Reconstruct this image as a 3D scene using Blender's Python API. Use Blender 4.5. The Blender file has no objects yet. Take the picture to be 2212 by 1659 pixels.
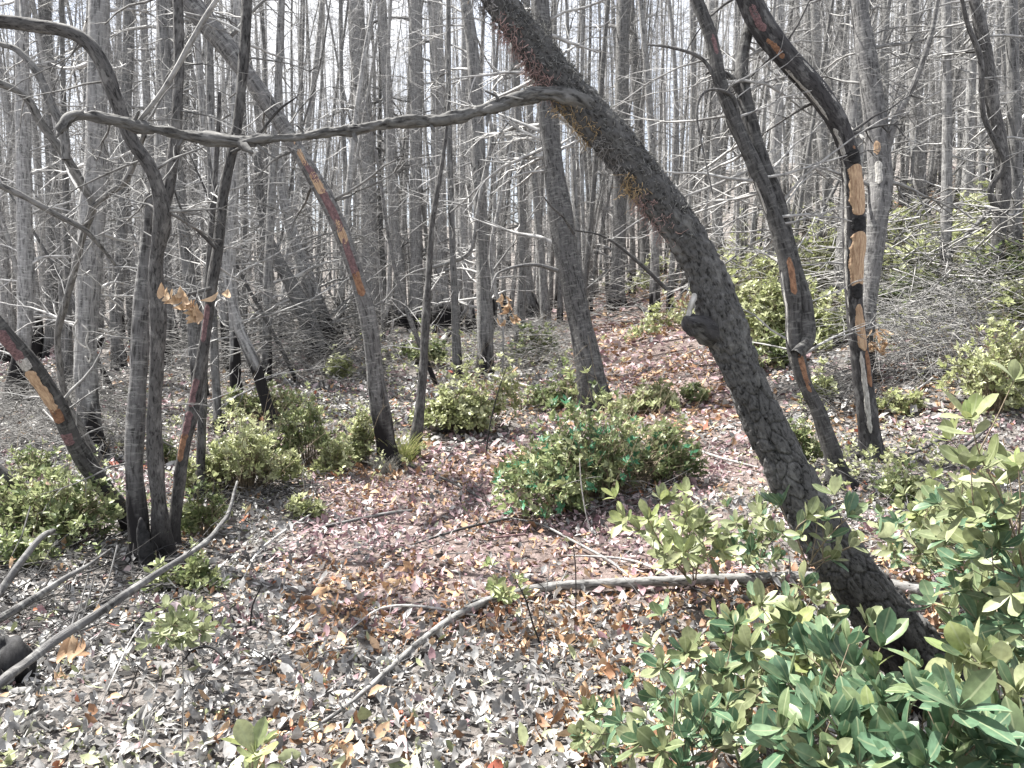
import bpy, math
import numpy as np
from mathutils import Vector, Matrix, noise as mnoise

# ------------------------------------------------------------------ camera, sky, sun, exposure
S = bpy.context.scene
C = S.collection
PITCH = math.radians(5.0)
CAM = Vector((0.0, 0.0, 1.6))
F = 1598.0                      # focal length in units of a 2212 x 1659 picture
cam_d = bpy.data.cameras.new('camera')
cam_d.lens = 26.0; cam_d.sensor_width = 36.0; cam_d.clip_start = 0.05; cam_d.clip_end = 1500
cam_o = bpy.data.objects.new('camera', cam_d); C.objects.link(cam_o)
cam_o.location = CAM; cam_o.rotation_euler = (math.pi/2 - PITCH, 0, 0)
S.camera = cam_o

SUN_EL, SUN_AZ = math.radians(58), math.radians(-62)      # azimuth from +Y towards +X
to_sun = Vector((math.sin(SUN_AZ)*math.cos(SUN_EL), math.cos(SUN_AZ)*math.cos(SUN_EL), math.sin(SUN_EL)))
W = bpy.data.worlds.new('World'); S.world = W; W.use_nodes = True
wn = W.node_tree.nodes; wl = W.node_tree.links; wn.clear()
sky = wn.new('ShaderNodeTexSky'); sky.sky_type = 'NISHITA'; sky.sun_disc = False
sky.sun_elevation = SUN_EL; sky.sun_rotation = SUN_AZ; sky.dust_density = 3.0; sky.air_density = 1.0; sky.ozone_density = 1.0
bg = wn.new('ShaderNodeBackground'); bg.inputs[1].default_value = 0.08
tc = wn.new('ShaderNodeTexCoord'); cn = wn.new('ShaderNodeTexNoise'); cn.inputs['Scale'].default_value = 2.2; cn.inputs['Detail'].default_value = 6
wl.new(tc.outputs['Generated'], cn.inputs['Vector'])
cr_ = wn.new('ShaderNodeMapRange'); cr_.inputs[1].default_value = .42; cr_.inputs[2].default_value = .56; cr_.inputs[3].default_value = .45; cr_.inputs[4].default_value = .96; wl.new(cn.outputs['Fac'], cr_.inputs[0])
cm_ = wn.new('ShaderNodeMixRGB'); cm_.inputs[2].default_value = (4.9, 4.95, 5.1, 1); wl.new(cr_.outputs[0], cm_.inputs[0]); wl.new(sky.outputs[0], cm_.inputs[1])
wo = wn.new('ShaderNodeOutputWorld'); wl.new(cm_.outputs[0], bg.inputs[0]); wl.new(bg.outputs[0], wo.inputs[0])
sd = bpy.data.lights.new('sun', 'SUN'); sd.energy = 5.0; sd.angle = math.radians(0.6); sd.color = (1.0, 0.965, 0.90)
so = bpy.data.objects.new('sun', sd); C.objects.link(so); so.rotation_euler = (-to_sun).to_track_quat('-Z', 'Y').to_euler()
so.location = (0, 0, 30)
S.view_settings.view_transform = 'Standard'; S.view_settings.look = 'None'
S.view_settings.exposure = 2.02; S.view_settings.gamma = 1.0; S.view_settings.use_curve_mapping = False
S.cycles.max_bounces = 5; S.cycles.diffuse_bounces = 3; S.cycles.glossy_bounces = 2; S.cycles.transmission_bounces = 3
S.cycles.volume_bounces = 0

rs = np.random.RandomState(7)

# ------------------------------------------------------------------ numeric helpers
def _h(ix, iy, iz, s):
    n = (ix*374761393 + iy*668265263 + iz*2147483647 + s*1274126177) & 0xffffffff
    n = ((n ^ (n >> 13))*1274126177) & 0xffffffff
    n = n ^ (n >> 16)
    n = (n*2246822519) & 0xffffffff
    return ((n ^ (n >> 15)) & 0xffffff)/float(0xffffff)

def vnoise(p, s=0):
    p = np.asarray(p, float)
    i = np.floor(p).astype(np.int64); f = p - i; f = f*f*(3-2*f)
    r = 0
    for dx in (0, 1):
        for dy in (0, 1):
            for dz in (0, 1):
                w = (f[:, 0] if dx else 1-f[:, 0])*(f[:, 1] if dy else 1-f[:, 1])*(f[:, 2] if dz else 1-f[:, 2])
                r = r + w*_h(i[:, 0]+dx, i[:, 1]+dy, i[:, 2]+dz, s)
    return r

def n2(x, y, sc, s=0):
    x = np.asarray(x, float).ravel(); y = np.asarray(y, float).ravel()
    return vnoise(np.stack([x*sc, y*sc, np.zeros_like(x)+.37], 1), s)

def worley(p, s=0):
    i = np.floor(p).astype(np.int64); f1 = np.full(len(p), 9.); f2 = np.full(len(p), 9.); idv = np.zeros(len(p))
    for dx in (-1, 0, 1):
        for dy in (-1, 0, 1):
            for dz in (-1, 0, 1):
                c = i + np.array([dx, dy, dz])
                q = np.stack([c[:, k] + _h(c[:, 0], c[:, 1], c[:, 2], s+11*k) for k in range(3)], 1)
                d = np.sqrt(((q-p)**2).sum(1)); v = _h(c[:, 0], c[:, 1], c[:, 2], s+77)
                m = d < f1
                f2 = np.where(m, f1, np.minimum(f2, d)); idv = np.where(m, v, idv); f1 = np.where(m, d, f1)
    return f1, f2, idv

def sstep(a, b, x):
    t = np.clip((x-a)/(b-a), 0, 1); return t*t*(3-2*t)
def splus(x, k=1.0):
    return np.logaddexp(0, x/k)*k

def H0(x, y):
    x = np.asarray(x, float); y = np.asarray(y, float)
    a = 0.06*splus(y-3, .8) + 0.11*splus(y-42, 4)
    r = 0.33*splus(x-1.5, .5)*sstep(2.5, 12, y)
    r = np.where(r > 9, 9+(r-9)*.3, r)
    l = 0.04*np.minimum(x, 0)*sstep(3, 8, y)
    return a + r + l
def H(x, y):
    x = np.asarray(x, float); y = np.asarray(y, float); sh = x.shape
    b = (n2(x, y, .55, 3)-.5)*.16 + (n2(x, y, 1.7, 4)-.5)*.07 + (n2(x, y, .17, 5)-.5)*.5*sstep(8, 16, y).ravel()
    # low hummock left of the path
    xr, yr = x.ravel(), y.ravel()
    b = b + .45*np.exp(-((xr+4.2)**2/9 + (yr-14)**2/12))
    return H0(x, y) + b.reshape(sh)
def hz(x, y): return float(H(np.array([x]), np.array([y]))[0])

cp, sp = math.cos(PITCH), math.sin(PITCH)
def ray(px, py):
    u = (px-1106)/F; v = -(py-829.5)/F
    d = Vector((u, cp + v*sp, -sp + v*cp)); return d/d.y
def P(px, py, Y): return CAM + ray(px, py)*Y
def G(px, py, up=0.0):
    d = ray(px, py); ys = np.concatenate([np.linspace(1.0, 20, 500), np.linspace(20.1, 120, 600)])
    z = CAM.z + d.z*ys; g = H(d.x*ys, ys) + up
    k = np.argmax(z < g)
    if z[k] >= g[k]: k = len(ys)-1
    if k > 0:
        a = z[k-1]-g[k-1]; b = z[k]-g[k]; t = a/(a-b) if a != b else 0; Y = ys[k-1]+(ys[k]-ys[k-1])*t
    else: Y = ys[0]
    return CAM + d*float(Y)
def proj(x, y, z):
    dy = y*cp - (z-1.6)*sp; v = y*sp + (z-1.6)*cp
    return 1106 + F*x/dy, 829.5 - F*v/dy

# ------------------------------------------------------------------ mesh builder
class MB:
    def __init__(s): s.v = []; s.f = []; s.bk = []; s.h = []; s.col = []; s.n = 0
    def add(s, v, f, bk=None, h=None, col=None):
        v = np.asarray(v, float).reshape(-1, 3); f = np.asarray(f, np.int64)
        n = len(v)
        s.v.append(v); s.f.append(f + s.n); s.n += n
        s.bk.append(np.zeros((n, 3)) if bk is None else np.asarray(bk, float))
        s.h.append(np.full(n, 5.) if h is None else np.asarray(h, float)*np.ones(n))
        s.col.append(np.ones((n, 3))*.5 if col is None else np.asarray(col, float)*np.ones((n, 3)))
    def mesh(s, name, mats, smooth=True, attrs=('bk', 'h')):
        me = bpy.data.meshes.new(name)
        v = np.concatenate(s.v); me.vertices.add(len(v)); me.vertices.foreach_set('co', v.ravel().astype(np.float32))
        sizes = np.concatenate([np.full(len(f), f.shape[1]) for f in s.f]); loops = np.concatenate([f.ravel() for f in s.f])
        me.loops.add(len(loops)); me.loops.foreach_set('vertex_index', loops.astype(np.int32))
        st = np.concatenate([[0], np.cumsum(sizes)[:-1]])
        me.polygons.add(len(sizes)); me.polygons.foreach_set('loop_start', st.astype(np.int32)); me.polygons.foreach_set('loop_total', sizes.astype(np.int32))
        me.polygons.foreach_set('use_smooth', np.full(len(sizes), bool(smooth)))
        if 'bk' in attrs:
            a = me.attributes.new('bk', 'FLOAT_VECTOR', 'POINT'); a.data.foreach_set('vector', np.concatenate(s.bk).ravel().astype(np.float32))
        if 'h' in attrs:
            a = me.attributes.new('h', 'FLOAT', 'POINT'); a.data.foreach_set('value', np.concatenate(s.h).astype(np.float32))
        if 'col' in attrs:
            a = me.attributes.new('col', 'FLOAT_VECTOR', 'POINT'); a.data.foreach_set('vector', np.concatenate(s.col).ravel().astype(np.float32))
        me.update(calc_edges=True)
        for m in (mats if isinstance(mats, (list, tuple)) else [mats]): me.materials.append(m)
        return me

def obj(name, me, parent=None, loc=None, kind=None, label=None):
    o = bpy.data.objects.new(name, me); C.objects.link(o)
    if parent is not None: o.parent = parent
    if loc is not None: o.location = loc
    if kind: o['kind'] = kind
    if label: o['label'] = label
    return o
def thing(name, label, cat, loc, group=None):
    o = bpy.data.objects.new(name, None); C.objects.link(o); o.location = loc; o.empty_display_size = .1
    o['label'] = label; o['category'] = cat
    if group: o['group'] = group
    return o
def tag(o, label, cat, group=None):
    o['label'] = label; o['category'] = cat
    if group: o['group'] = group
    return o

def crom(pts, n):
    """Catmull-Rom through pts (list of arrays), n samples per span"""
    P_ = np.array(pts, float)
    if len(P_) == 2: return P_[0] + (P_[1]-P_[0])*np.linspace(0, 1, n+1)[:, None]
    P_ = np.vstack([2*P_[0]-P_[1], P_, 2*P_[-1]-P_[-2]])
    out = []
    for i in range(1, len(P_)-2):
        t = np.linspace(0, 1, n, endpoint=False)[:, None]
        a, b, c, d = P_[i-1], P_[i], P_[i+1], P_[i+2]
        out.append(.5*((2*b) + (c-a)*t + (2*a-5*b+4*c-d)*t*t + (3*b-a-3*c+d)*t**3))
    out.append(P_[-2][None]); return np.vstack(out)

def frames(p):
    t = np.gradient(p, axis=0); t /= np.linalg.norm(t, axis=1)[:, None]+1e-12
    a = np.array([1., 0, 0]) if abs(t[0][0]) < .8 else np.array([0, 1., 0])
    N = np.zeros_like(p); n = a - t[0]*a.dot(t[0]); n /= np.linalg.norm(n); N[0] = n
    for i in range(1, len(p)):
        n = n - t[i]*n.dot(t[i]); n /= np.linalg.norm(n)+1e-12; N[i] = n
    return t, N, np.cross(t, N)

def tube(mb, p, r, sides=12, disp=None, base_z=None, hoff=0., cap=True, off=0., col=None):
    """p (n,3) r (n,), disp(bk)->metres added to the radius"""
    p = np.asarray(p, float); r = np.asarray(r, float)*np.ones(len(p)); t, N, B = frames(p)
    L = np.concatenate([[0], np.cumsum(np.linalg.norm(np.diff(p, axis=0), axis=1))])
    th = np.linspace(0, 2*math.pi, sides, endpoint=False)
    c, s = np.cos(th), np.sin(th)
    bk = np.stack([np.outer(r, c), np.outer(r, s), np.repeat(L[:, None], sides, 1)], 2).reshape(-1, 3) + np.array([off*3.1, off*1.7, off])
    d = np.zeros(len(bk)) if disp is None else disp(bk)
    rr = np.repeat(r, sides) + d
    dirs = (N[:, None, :]*c[None, :, None] + B[:, None, :]*s[None, :, None]).reshape(-1, 3)
    v = np.repeat(p, sides, 0) + dirs*rr[:, None]
    n = len(p); i = np.arange(n-1)[:, None]*sides; j = np.arange(sides)[None]; j2 = (j+1) % sides
    f = np.stack([i+j, i+j2, i+sides+j2, i+sides+j], 2).reshape(-1, 4)
    h = (v[:, 2]-base_z if base_z is not None else np.full(len(v), 5.)) + hoff
    mb.add(v, f, bk, h, col)
    if cap:
        k = mb.n
        mb.add([p[-1] + t[-1]*r[-1]*.5], np.zeros((0, 3)), [bk[-1]], [h[-1]], col)
        q = np.stack([np.full(sides, k), k-sides+np.arange(sides), k-sides+(np.arange(sides)+1) % sides], 1)
        mb.f.append(q)

def twig(mb, p, r0, r1, sides=3, base_z=None, hh=None, col=None):
    """cheap tapered tube through the python list p of Vectors"""
    n = len(p); vs = []; bks = []; s = 0.0
    off = p[0].x*7.3+p[0].z*3.1
    for i in range(n):
        t = (p[min(i+1, n-1)]-p[max(i-1, 0)])
        a = t.orthogonal().normalized() if t.length > 1e-9 else Vector((1, 0, 0)); b = t.cross(a).normalized()
        r = r0+(r1-r0)*i/(n-1)
        if i: s += (p[i]-p[i-1]).length
        for k in range(sides):
            an = 2*math.pi*k/sides; q = p[i]+(a*math.cos(an)+b*math.sin(an))*r
            vs.append((q.x, q.y, q.z)); bks.append((math.cos(an)*r+off, math.sin(an)*r, s))
    f = []
    for i in range(n-1):
        for k in range(sides):
            f.append((i*sides+k, i*sides+(k+1) % sides, (i+1)*sides+(k+1) % sides, (i+1)*sides+k))
    h = 5. if base_z is None else np.array(vs)[:, 2]-base_z
    if hh is not None: h = hh
    mb.add(vs, f, bks, h, col)

def rv(r=rs): 
    v = Vector(r.normal(size=3)); return v.normalized()

def grow(mb, p, d, L, r, lvl, R=rs, droop=.15, wob=.25, seg=5, sub=4, sides=4, base_z=None, hh=None, subL=.45):
    """a wandering branch with side twigs"""
    pts = [p.copy()]; d = d.normalized(); st = L/seg
    for i in range(seg):
        d = (d + rv(R)*wob - Vector((0, 0, droop*(.4+.6*i/seg)))).normalized()
        pts.append(pts[-1]+d*st)
    twig(mb, pts, r, r*.3, sides if lvl > 0 else 3, base_z, hh)
    if lvl > 0:
        for k in range(sub):
            t = R.uniform(.2, .98)*(seg); i = min(int(t), seg-1); q = pts[i].lerp(pts[i+1], t-i)
            dd = (pts[i+1]-pts[i]).normalized(); side = rv(R); side = (side-dd*side.dot(dd)).normalized()
            grow(mb, q, (dd*.75+side*.8), L*subL*R.uniform(.5, 1.15)*(1-.4*t/seg), max(r*.42, .0012), lvl-1, R, droop*.8, wob*1.1, max(3, seg-2), max(1, sub-2), 3, base_z, hh, subL)

# ------------------------------------------------------------------ materials
def nt(name):
    m = bpy.data.materials.new(name); m.use_nodes = True; t = m.node_tree; t.nodes.clear()
    return m, t.nodes, t.links
def _n(N, typ, **kw):
    n = N.new(typ)
    for k, v in kw.items():
        if k.startswith('i_'): n.inputs[k[2:].replace('_', ' ')].default_value = v
        else: setattr(n, k, v)
    return n
def ramp(N, stops, interp='LINEAR'):
    r = N.new('ShaderNodeValToRGB'); r.color_ramp.interpolation = interp
    e = r.color_ramp.elements
    while len(e) < len(stops): e.new(.5)
    for i, (p, c) in enumerate(stops): e[i].position = p; e[i].color = tuple(c)+(1,) if len(c) == 3 else c
    return r

def bark(name, dark, light, pale, charh=0.0, fis=(60, 60, 9), bump=.012, rough=.9, patch=.5, horiz=False, charc=(.012, .011, .012)):
    m, N, L = nt(name)
    at = _n(N, 'ShaderNodeAttribute', attribute_name='bk'); oi = N.new('ShaderNodeObjectInfo')
    ad = N.new('ShaderNodeVectorMath'); ad.operation = 'ADD'
    sc = N.new('ShaderNodeVectorMath'); sc.operation = 'SCALE'; sc.inputs[0].default_value = (7, 3, 11); L.new(oi.outputs['Random'], sc.inputs['Scale'])
    L.new(at.outputs['Vector'], ad.inputs[0]); L.new(sc.outputs[0], ad.inputs[1])
    mp = N.new('ShaderNodeMapping'); mp.inputs['Scale'].default_value = fis; L.new(ad.outputs[0], mp.inputs[0])
    no = _n(N, 'ShaderNodeTexNoise', i_Scale=1.0, i_Detail=6.0, i_Roughness=.65, i_Distortion=.6); L.new(mp.outputs[0], no.inputs['Vector'])
    rp = ramp(N, [(.36, dark), (.5, light), (.68, tuple(min(1, c*1.35) for c in light))]); L.new(no.outputs['Fac'], rp.inputs[0])
    # lichen / weathered patches
    mp2 = N.new('ShaderNodeMapping'); mp2.inputs['Scale'].default_value = (14, 14, 7) if not horiz else (9, 9, 38); L.new(ad.outputs[0], mp2.inputs[0])
    n2_ = _n(N, 'ShaderNodeTexNoise', i_Scale=1.0, i_Detail=5.0, i_Roughness=.7); L.new(mp2.outputs[0], n2_.inputs['Vector'])
    r2 = ramp(N, [(.52, (0, 0, 0)), (.62, (patch,)*3)]); L.new(n2_.outputs['Fac'], r2.inputs[0])
    mx = N.new('ShaderNodeMixRGB'); L.new(r2.outputs[0], mx.inputs[0]); L.new(rp.outputs[0], mx.inputs[1]); mx.inputs[2].default_value = tuple(pale)+(1,)
    # tree to tree difference in tone
    ma = N.new('ShaderNodeMapRange'); ma.inputs[3].default_value = .5; ma.inputs[4].default_value = 1.35; L.new(oi.outputs['Random'], ma.inputs[0])
    ml = N.new('ShaderNodeMixRGB'); ml.blend_type = 'MULTIPLY'; ml.inputs[0].default_value = 1; L.new(mx.outputs[0], ml.inputs[1]); L.new(ma.outputs[0], ml.inputs[2])
    out_c = ml.outputs[0]
    if charh > 0:
        ah = _n(N, 'ShaderNodeAttribute', attribute_name='h')
        mp3 = N.new('ShaderNodeMapping'); mp3.inputs['Scale'].default_value = (9, 9, 2.2); L.new(ad.outputs[0], mp3.inputs[0])
        n3 = _n(N, 'ShaderNodeTexNoise', i_Scale=1.0, i_Detail=4.0); L.new(mp3.outputs[0], n3.inputs['Vector'])
        a1 = N.new('ShaderNodeMath'); a1.operation = 'MULTIPLY_ADD'; L.new(n3.outputs['Fac'], a1.inputs[0]); a1.inputs[1].default_value = -2.2*charh; L.new(ah.outputs['Fac'], a1.inputs[2])
        a2 = N.new('ShaderNodeMath'); a2.operation = 'MULTIPLY_ADD'; L.new(oi.outputs['Random'], a2.inputs[0]); a2.inputs[1].default_value = -.9*charh; L.new(a1.outputs[0], a2.inputs[2])
        mr = N.new('ShaderNodeMapRange'); mr.inputs[1].default_value = -1.05*charh-.12; mr.inputs[2].default_value = -1.05*charh+.35; L.new(a2.outputs[0], mr.inputs[0])
        cm = N.new('ShaderNodeMixRGB'); L.new(mr.outputs[0], cm.inputs[0]); cm.inputs[1].default_value = charc+(1,); L.new(out_c, cm.inputs[2]); out_c = cm.outputs[0]
    bp = N.new('ShaderNodeBump'); bp.inputs['Distance'].default_value = bump; bp.inputs['Strength'].default_value = .9; L.new(no.outputs['Fac'], bp.inputs['Height'])
    b = N.new('ShaderNodeBsdfPrincipled'); b.inputs['Roughness'].default_value = rough; b.inputs['Specular IOR Level'].default_value = .25
    L.new(out_c, b.inputs['Base Color']); L.new(bp.outputs[0], b.inputs['Normal'])
    o = N.new('ShaderNodeOutputMaterial'); L.new(b.outputs[0], o.inputs[0]); return m

def leafmat(name, trans=.35, rough=.45, rnd=None, objrand=False, spec=.35, veins=True):
    m, N, L = nt(name)
    if objrand:
        oi = N.new('ShaderNodeObjectInfo'); rp = ramp(N, rnd); L.new(oi.outputs['Random'], rp.inputs[0]); c = rp.outputs[0]
    else:
        at = _n(N, 'ShaderNodeAttribute', attribute_name='col'); c = at.outputs['Vector']
    g = N.new('ShaderNodeNewGeometry')
    nz = _n(N, 'ShaderNodeTexNoise', i_Scale=60.0, i_Detail=3.0); L.new(g.outputs['Position'], nz.inputs['Vector'])
    mr = N.new('ShaderNodeMapRange'); mr.inputs[1].default_value = .3; mr.inputs[2].default_value = .7; mr.inputs[3].default_value = .75; mr.inputs[4].default_value = 1.2; L.new(nz.outputs['Fac'], mr.inputs[0])
    ml = N.new('ShaderNodeMixRGB'); ml.blend_type = 'MULTIPLY'; ml.inputs[0].default_value = 1; L.new(c, ml.inputs[1]); L.new(mr.outputs[0], ml.inputs[2])
    c = ml.outputs[0]
    if veins:
        ab = _n(N, 'ShaderNodeAttribute', attribute_name='bk'); sx = N.new('ShaderNodeSeparateXYZ'); L.new(ab.outputs['Vector'], sx.inputs[0])
        va = N.new('ShaderNodeMath'); va.operation = 'ABSOLUTE'; L.new(sx.outputs[0], va.inputs[0])
        vm = N.new('ShaderNodeMapRange'); vm.inputs[1].default_value = .03; vm.inputs[2].default_value = .12; vm.inputs[3].default_value = .55; vm.inputs[4].default_value = 0; L.new(va.outputs[0], vm.inputs[0])
        vx = N.new('ShaderNodeMixRGB'); L.new(vm.outputs[0], vx.inputs[0]); L.new(c, vx.inputs[1]); vx.inputs[2].default_value = (.30, .33, .20, 1); c = vx.outputs[0]
    b = N.new('ShaderNodeBsdfPrincipled'); b.inputs['Roughness'].default_value = rough; b.inputs['Specular IOR Level'].default_value = spec; L.new(c, b.inputs['Base Color'])
    t = N.new('ShaderNodeBsdfTranslucent'); L.new(c, t.inputs[0])
    mx = N.new('ShaderNodeMixShader'); mx.inputs[0].default_value = trans; L.new(b.outputs[0], mx.inputs[1]); L.new(t.outputs[0], mx.inputs[2])
    o = N.new('ShaderNodeOutputMaterial'); L.new(mx.outputs[0], o.inputs[0]); return m

def plain(name, a, b_, scale=20, rough=.9, bump=.004, stretch=(1, 1, 1), src='bk'):
    m, N, L = nt(name)
    at = _n(N, 'ShaderNodeAttribute', attribute_name=src); mp = N.new('ShaderNodeMapping'); mp.inputs['Scale'].default_value = stretch; L.new(at.outputs['Vector'], mp.inputs[0])
    no = _n(N, 'ShaderNodeTexNoise', i_Scale=scale, i_Detail=6.0, i_Roughness=.65); L.new(mp.outputs[0], no.inputs['Vector'])
    rp = ramp(N, [(.35, a), (.65, b_)]); L.new(no.outputs['Fac'], rp.inputs[0])
    bp = N.new('ShaderNodeBump'); bp.inputs['Distance'].default_value = bump; L.new(no.outputs['Fac'], bp.inputs['Height'])
    b = N.new('ShaderNodeBsdfPrincipled'); b.inputs['Roughness'].default_value = rough; b.inputs['Specular IOR Level'].default_value = .2
    L.new(rp.outputs[0], b.inputs['Base Color']); L.new(bp.outputs[0], b.inputs['Normal'])
    o = N.new('ShaderNodeOutputMaterial'); L.new(b.outputs[0], o.inputs[0]); return m

M_dist = bark('bark_distant', (.08, .079, .08), (.23, .228, .228), (.40, .40, .39), charh=.9, fis=(38, 38, 6), horiz=True, patch=.5)  # paler than the nearer bark: brightness of distance painted into the colour
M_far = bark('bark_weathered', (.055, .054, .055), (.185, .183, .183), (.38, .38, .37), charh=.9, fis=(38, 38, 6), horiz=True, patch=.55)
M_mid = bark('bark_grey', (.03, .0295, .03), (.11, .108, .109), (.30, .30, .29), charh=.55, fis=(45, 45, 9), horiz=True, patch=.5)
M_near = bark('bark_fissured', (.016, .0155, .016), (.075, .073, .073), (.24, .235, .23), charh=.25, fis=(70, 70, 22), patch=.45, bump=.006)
M_lean = bark('bark_plated', (.012, .0118, .012), (.085, .084, .084), (.28, .277, .27), charh=.75, fis=(80, 80, 45), patch=.4, bump=.004)
M_charbark = bark('bark_charred', (.010, .010, .011), (.035, .034, .036), (.30, .30, .30), fis=(50, 50, 12), patch=.22, bump=.005)
M_limb = bark('limb_grey', (.03, .029, .029), (.145, .143, .141), (.30, .295, .29), fis=(55, 55, 14), patch=.5, bump=.005)
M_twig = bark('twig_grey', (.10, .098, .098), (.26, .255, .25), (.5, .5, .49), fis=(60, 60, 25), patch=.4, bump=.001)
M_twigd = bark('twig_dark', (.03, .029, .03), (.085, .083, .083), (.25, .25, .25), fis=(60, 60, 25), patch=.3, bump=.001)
M_brush = bark('brush_grey', (.05, .048, .047), (.16, .157, .153), (.34, .335, .33), fis=(30, 30, 9), patch=.5, bump=0.0)
M_fine = bark('twig_fine', (.11, .108, .108), (.27, .267, .265), (.5, .5, .49), fis=(20, 20, 9), patch=.5, bump=0.0)
M_wood = plain('split_wood', (.22, .14, .09), (.48, .35, .235), 6, .7, .004, (14, 14, 1.2))
M_scar = plain('rusty_scar', (.11, .06, .04), (.28, .16, .10), 9, .85, .004, (5, 5, 2))
M_scar2 = plain('mauve_scar', (.07, .045, .048), (.20, .125, .13), 12, .85, .004, (5, 5, 2))
M_pale = plain('pale_wood_and_lit_edge', (.17, .165, .155), (.46, .45, .43), 9, .7, .003, (10, 10, 1.5))  # bare wood, also the painted sunlit edges of split and forked trees
M_char = plain('charcoal', (.006, .006, .007), (.03, .03, .032), 30, .75, .006)

# ------------------------------------------------------------------ ground
def ground_mat():
    m, N, L = nt('forest_floor')
    g = N.new('ShaderNodeNewGeometry')
    a = _n(N, 'ShaderNodeTexNoise', i_Scale=26.0, i_Detail=8.0, i_Roughness=.7); L.new(g.outputs['Position'], a.inputs['Vector'])
    v = _n(N, 'ShaderNodeTexVoronoi', i_Scale=22.0); L.new(g.outputs['Position'], v.inputs['Vector'])
    rp = ramp(N, [(.33, (.03, .026, .024)), (.5, (.11, .10, .095)), (.68, (.30, .28, .27))]); L.new(a.outputs['Fac'], rp.inputs[0])
    rv_ = ramp(N, [(.0, (.07, .06, .055)), (.5, (.19, .175, .165)), (1, (.34, .32, .31))]); L.new(v.outputs['Color'], rv_.inputs[0])
    mx0 = N.new('ShaderNodeMixRGB'); mx0.inputs[0].default_value = .45; L.new(rp.outputs[0], mx0.inputs[1]); L.new(rv_.outputs[0], mx0.inputs[2])
    at = _n(N, 'ShaderNodeAttribute', attribute_name='h'); mx = N.new('ShaderNodeMixRGB'); mx.blend_type = 'MULTIPLY'; L.new(at.outputs['Fac'], mx.inputs[0]); L.new(mx0.outputs[0], mx.inputs[1]); mx.inputs[2].default_value = (1.10, .95, .93, 1)
    bp = N.new('ShaderNodeBump'); bp.inputs['Distance'].default_value = .04; L.new(a.outputs['Fac'], bp.inputs['Height'])
    b = N.new('ShaderNodeBsdfPrincipled'); b.inputs['Roughness'].default_value = 1; b.inputs['Specular IOR Level'].default_value = .1
    L.new(mx.outputs[0], b.inputs['Base Color']); L.new(bp.outputs[0], b.inputs['Normal'])
    o = N.new('ShaderNodeOutputMaterial'); L.new(b.outputs[0], o.inputs[0]); return m
def warm_mask(x, y):
    tx = x/np.maximum(y, .1); c = np.interp(y, [5, 8, 12, 25], [.30, .26, .20, .14]); onp = np.exp(-((tx-c)/.085)**4)*sstep(5, 6, y)*(y < 34)
    clear = sstep(3.4, 4.4, y)*sstep(8.5, 7.0, y)*sstep(-.34, -.24, tx)*sstep(.36, .26, tx); return np.maximum(onp, clear)
def grid_mesh():
    ys = np.concatenate([np.arange(-6, 1, .5), np.arange(1, 14, .12), np.geomspace(14, 150, 90)])
    us = np.linspace(-1, 1, 261); us = np.sign(us)*np.abs(us)**1.25
    wd = 9 + 1.6*np.maximum(ys, 0)
    X = us[None]*wd[:, None]; Y = np.repeat(ys[:, None], len(us), 1); Z = H(X, Y)
    v = np.stack([X, Y, Z], 2).reshape(-1, 3); nx = len(us)
    i = np.arange(len(ys)-1)[:, None]*nx; j = np.arange(nx-1)[None]
    f = np.stack([i+j, i+j+1, i+nx+j+1, i+nx+j], 2).reshape(-1, 4)
    mb = MB(); mb.add(v, f, None, warm_mask(v[:, 0], v[:, 1])); return mb.mesh('ground', ground_mat(), attrs=('h',))
ground = obj('ground', grid_mesh(), kind='structure')
ground['label'] = 'forest floor of grey and brown leaf litter rising to the right'

# ------------------------------------------------------------------ leaf scatter
def euler_mats(yaw, pit, rol):
    cy, sy, cx, sx, cr, sr = np.cos(yaw), np.sin(yaw), np.cos(pit), np.sin(pit), np.cos(rol), np.sin(rol)
    Z = np.zeros_like(yaw); O = np.ones_like(yaw)
    Rz = np.stack([cy, -sy, Z, sy, cy, Z, Z, Z, O], 1).reshape(-1, 3, 3)
    Rx = np.stack([O, Z, Z, Z, cx, -sx, Z, sx, cx], 1).reshape(-1, 3, 3)
    Ry = np.stack([cr, Z, sr, Z, O, Z, -sr, Z, cr], 1).reshape(-1, 3, 3)
    return Rz @ Rx @ Ry

def leaf_tpl(nseg, wid, curl, fold, obov=0., twist=0.):
    """leaf of unit length along +Y from the origin"""
    v = []; uv = []
    for i in range(nseg+1):
        t = i/nseg
        w = wid*math.sin(math.pi*min(1, (t**(1+obov))*.96+.02))**.8
        if i == 0: w = .012
        if i == nseg: w = .0
        y = math.sin(curl*t)/curl if abs(curl) > 1e-3 else t; z = (1-math.cos(curl*t))/curl if abs(curl) > 1e-3 else 0
        tw = twist*t
        for s in (-1, 0, 1):
            dx, dz = s*w*math.cos(fold)*math.cos(tw), abs(s)*w*math.sin(fold)+s*w*math.sin(tw)
            v.append((dx, y, z+dz)); uv.append((s*w/max(wid, .01), t, 0))
    f = []
    for i in range(nseg):
        a = i*3
        f += [(a, a+1, a+4, a+3), (a+1, a+2, a+5, a+4)]
    return np.array(v), np.array(f), np.array(uv)

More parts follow.
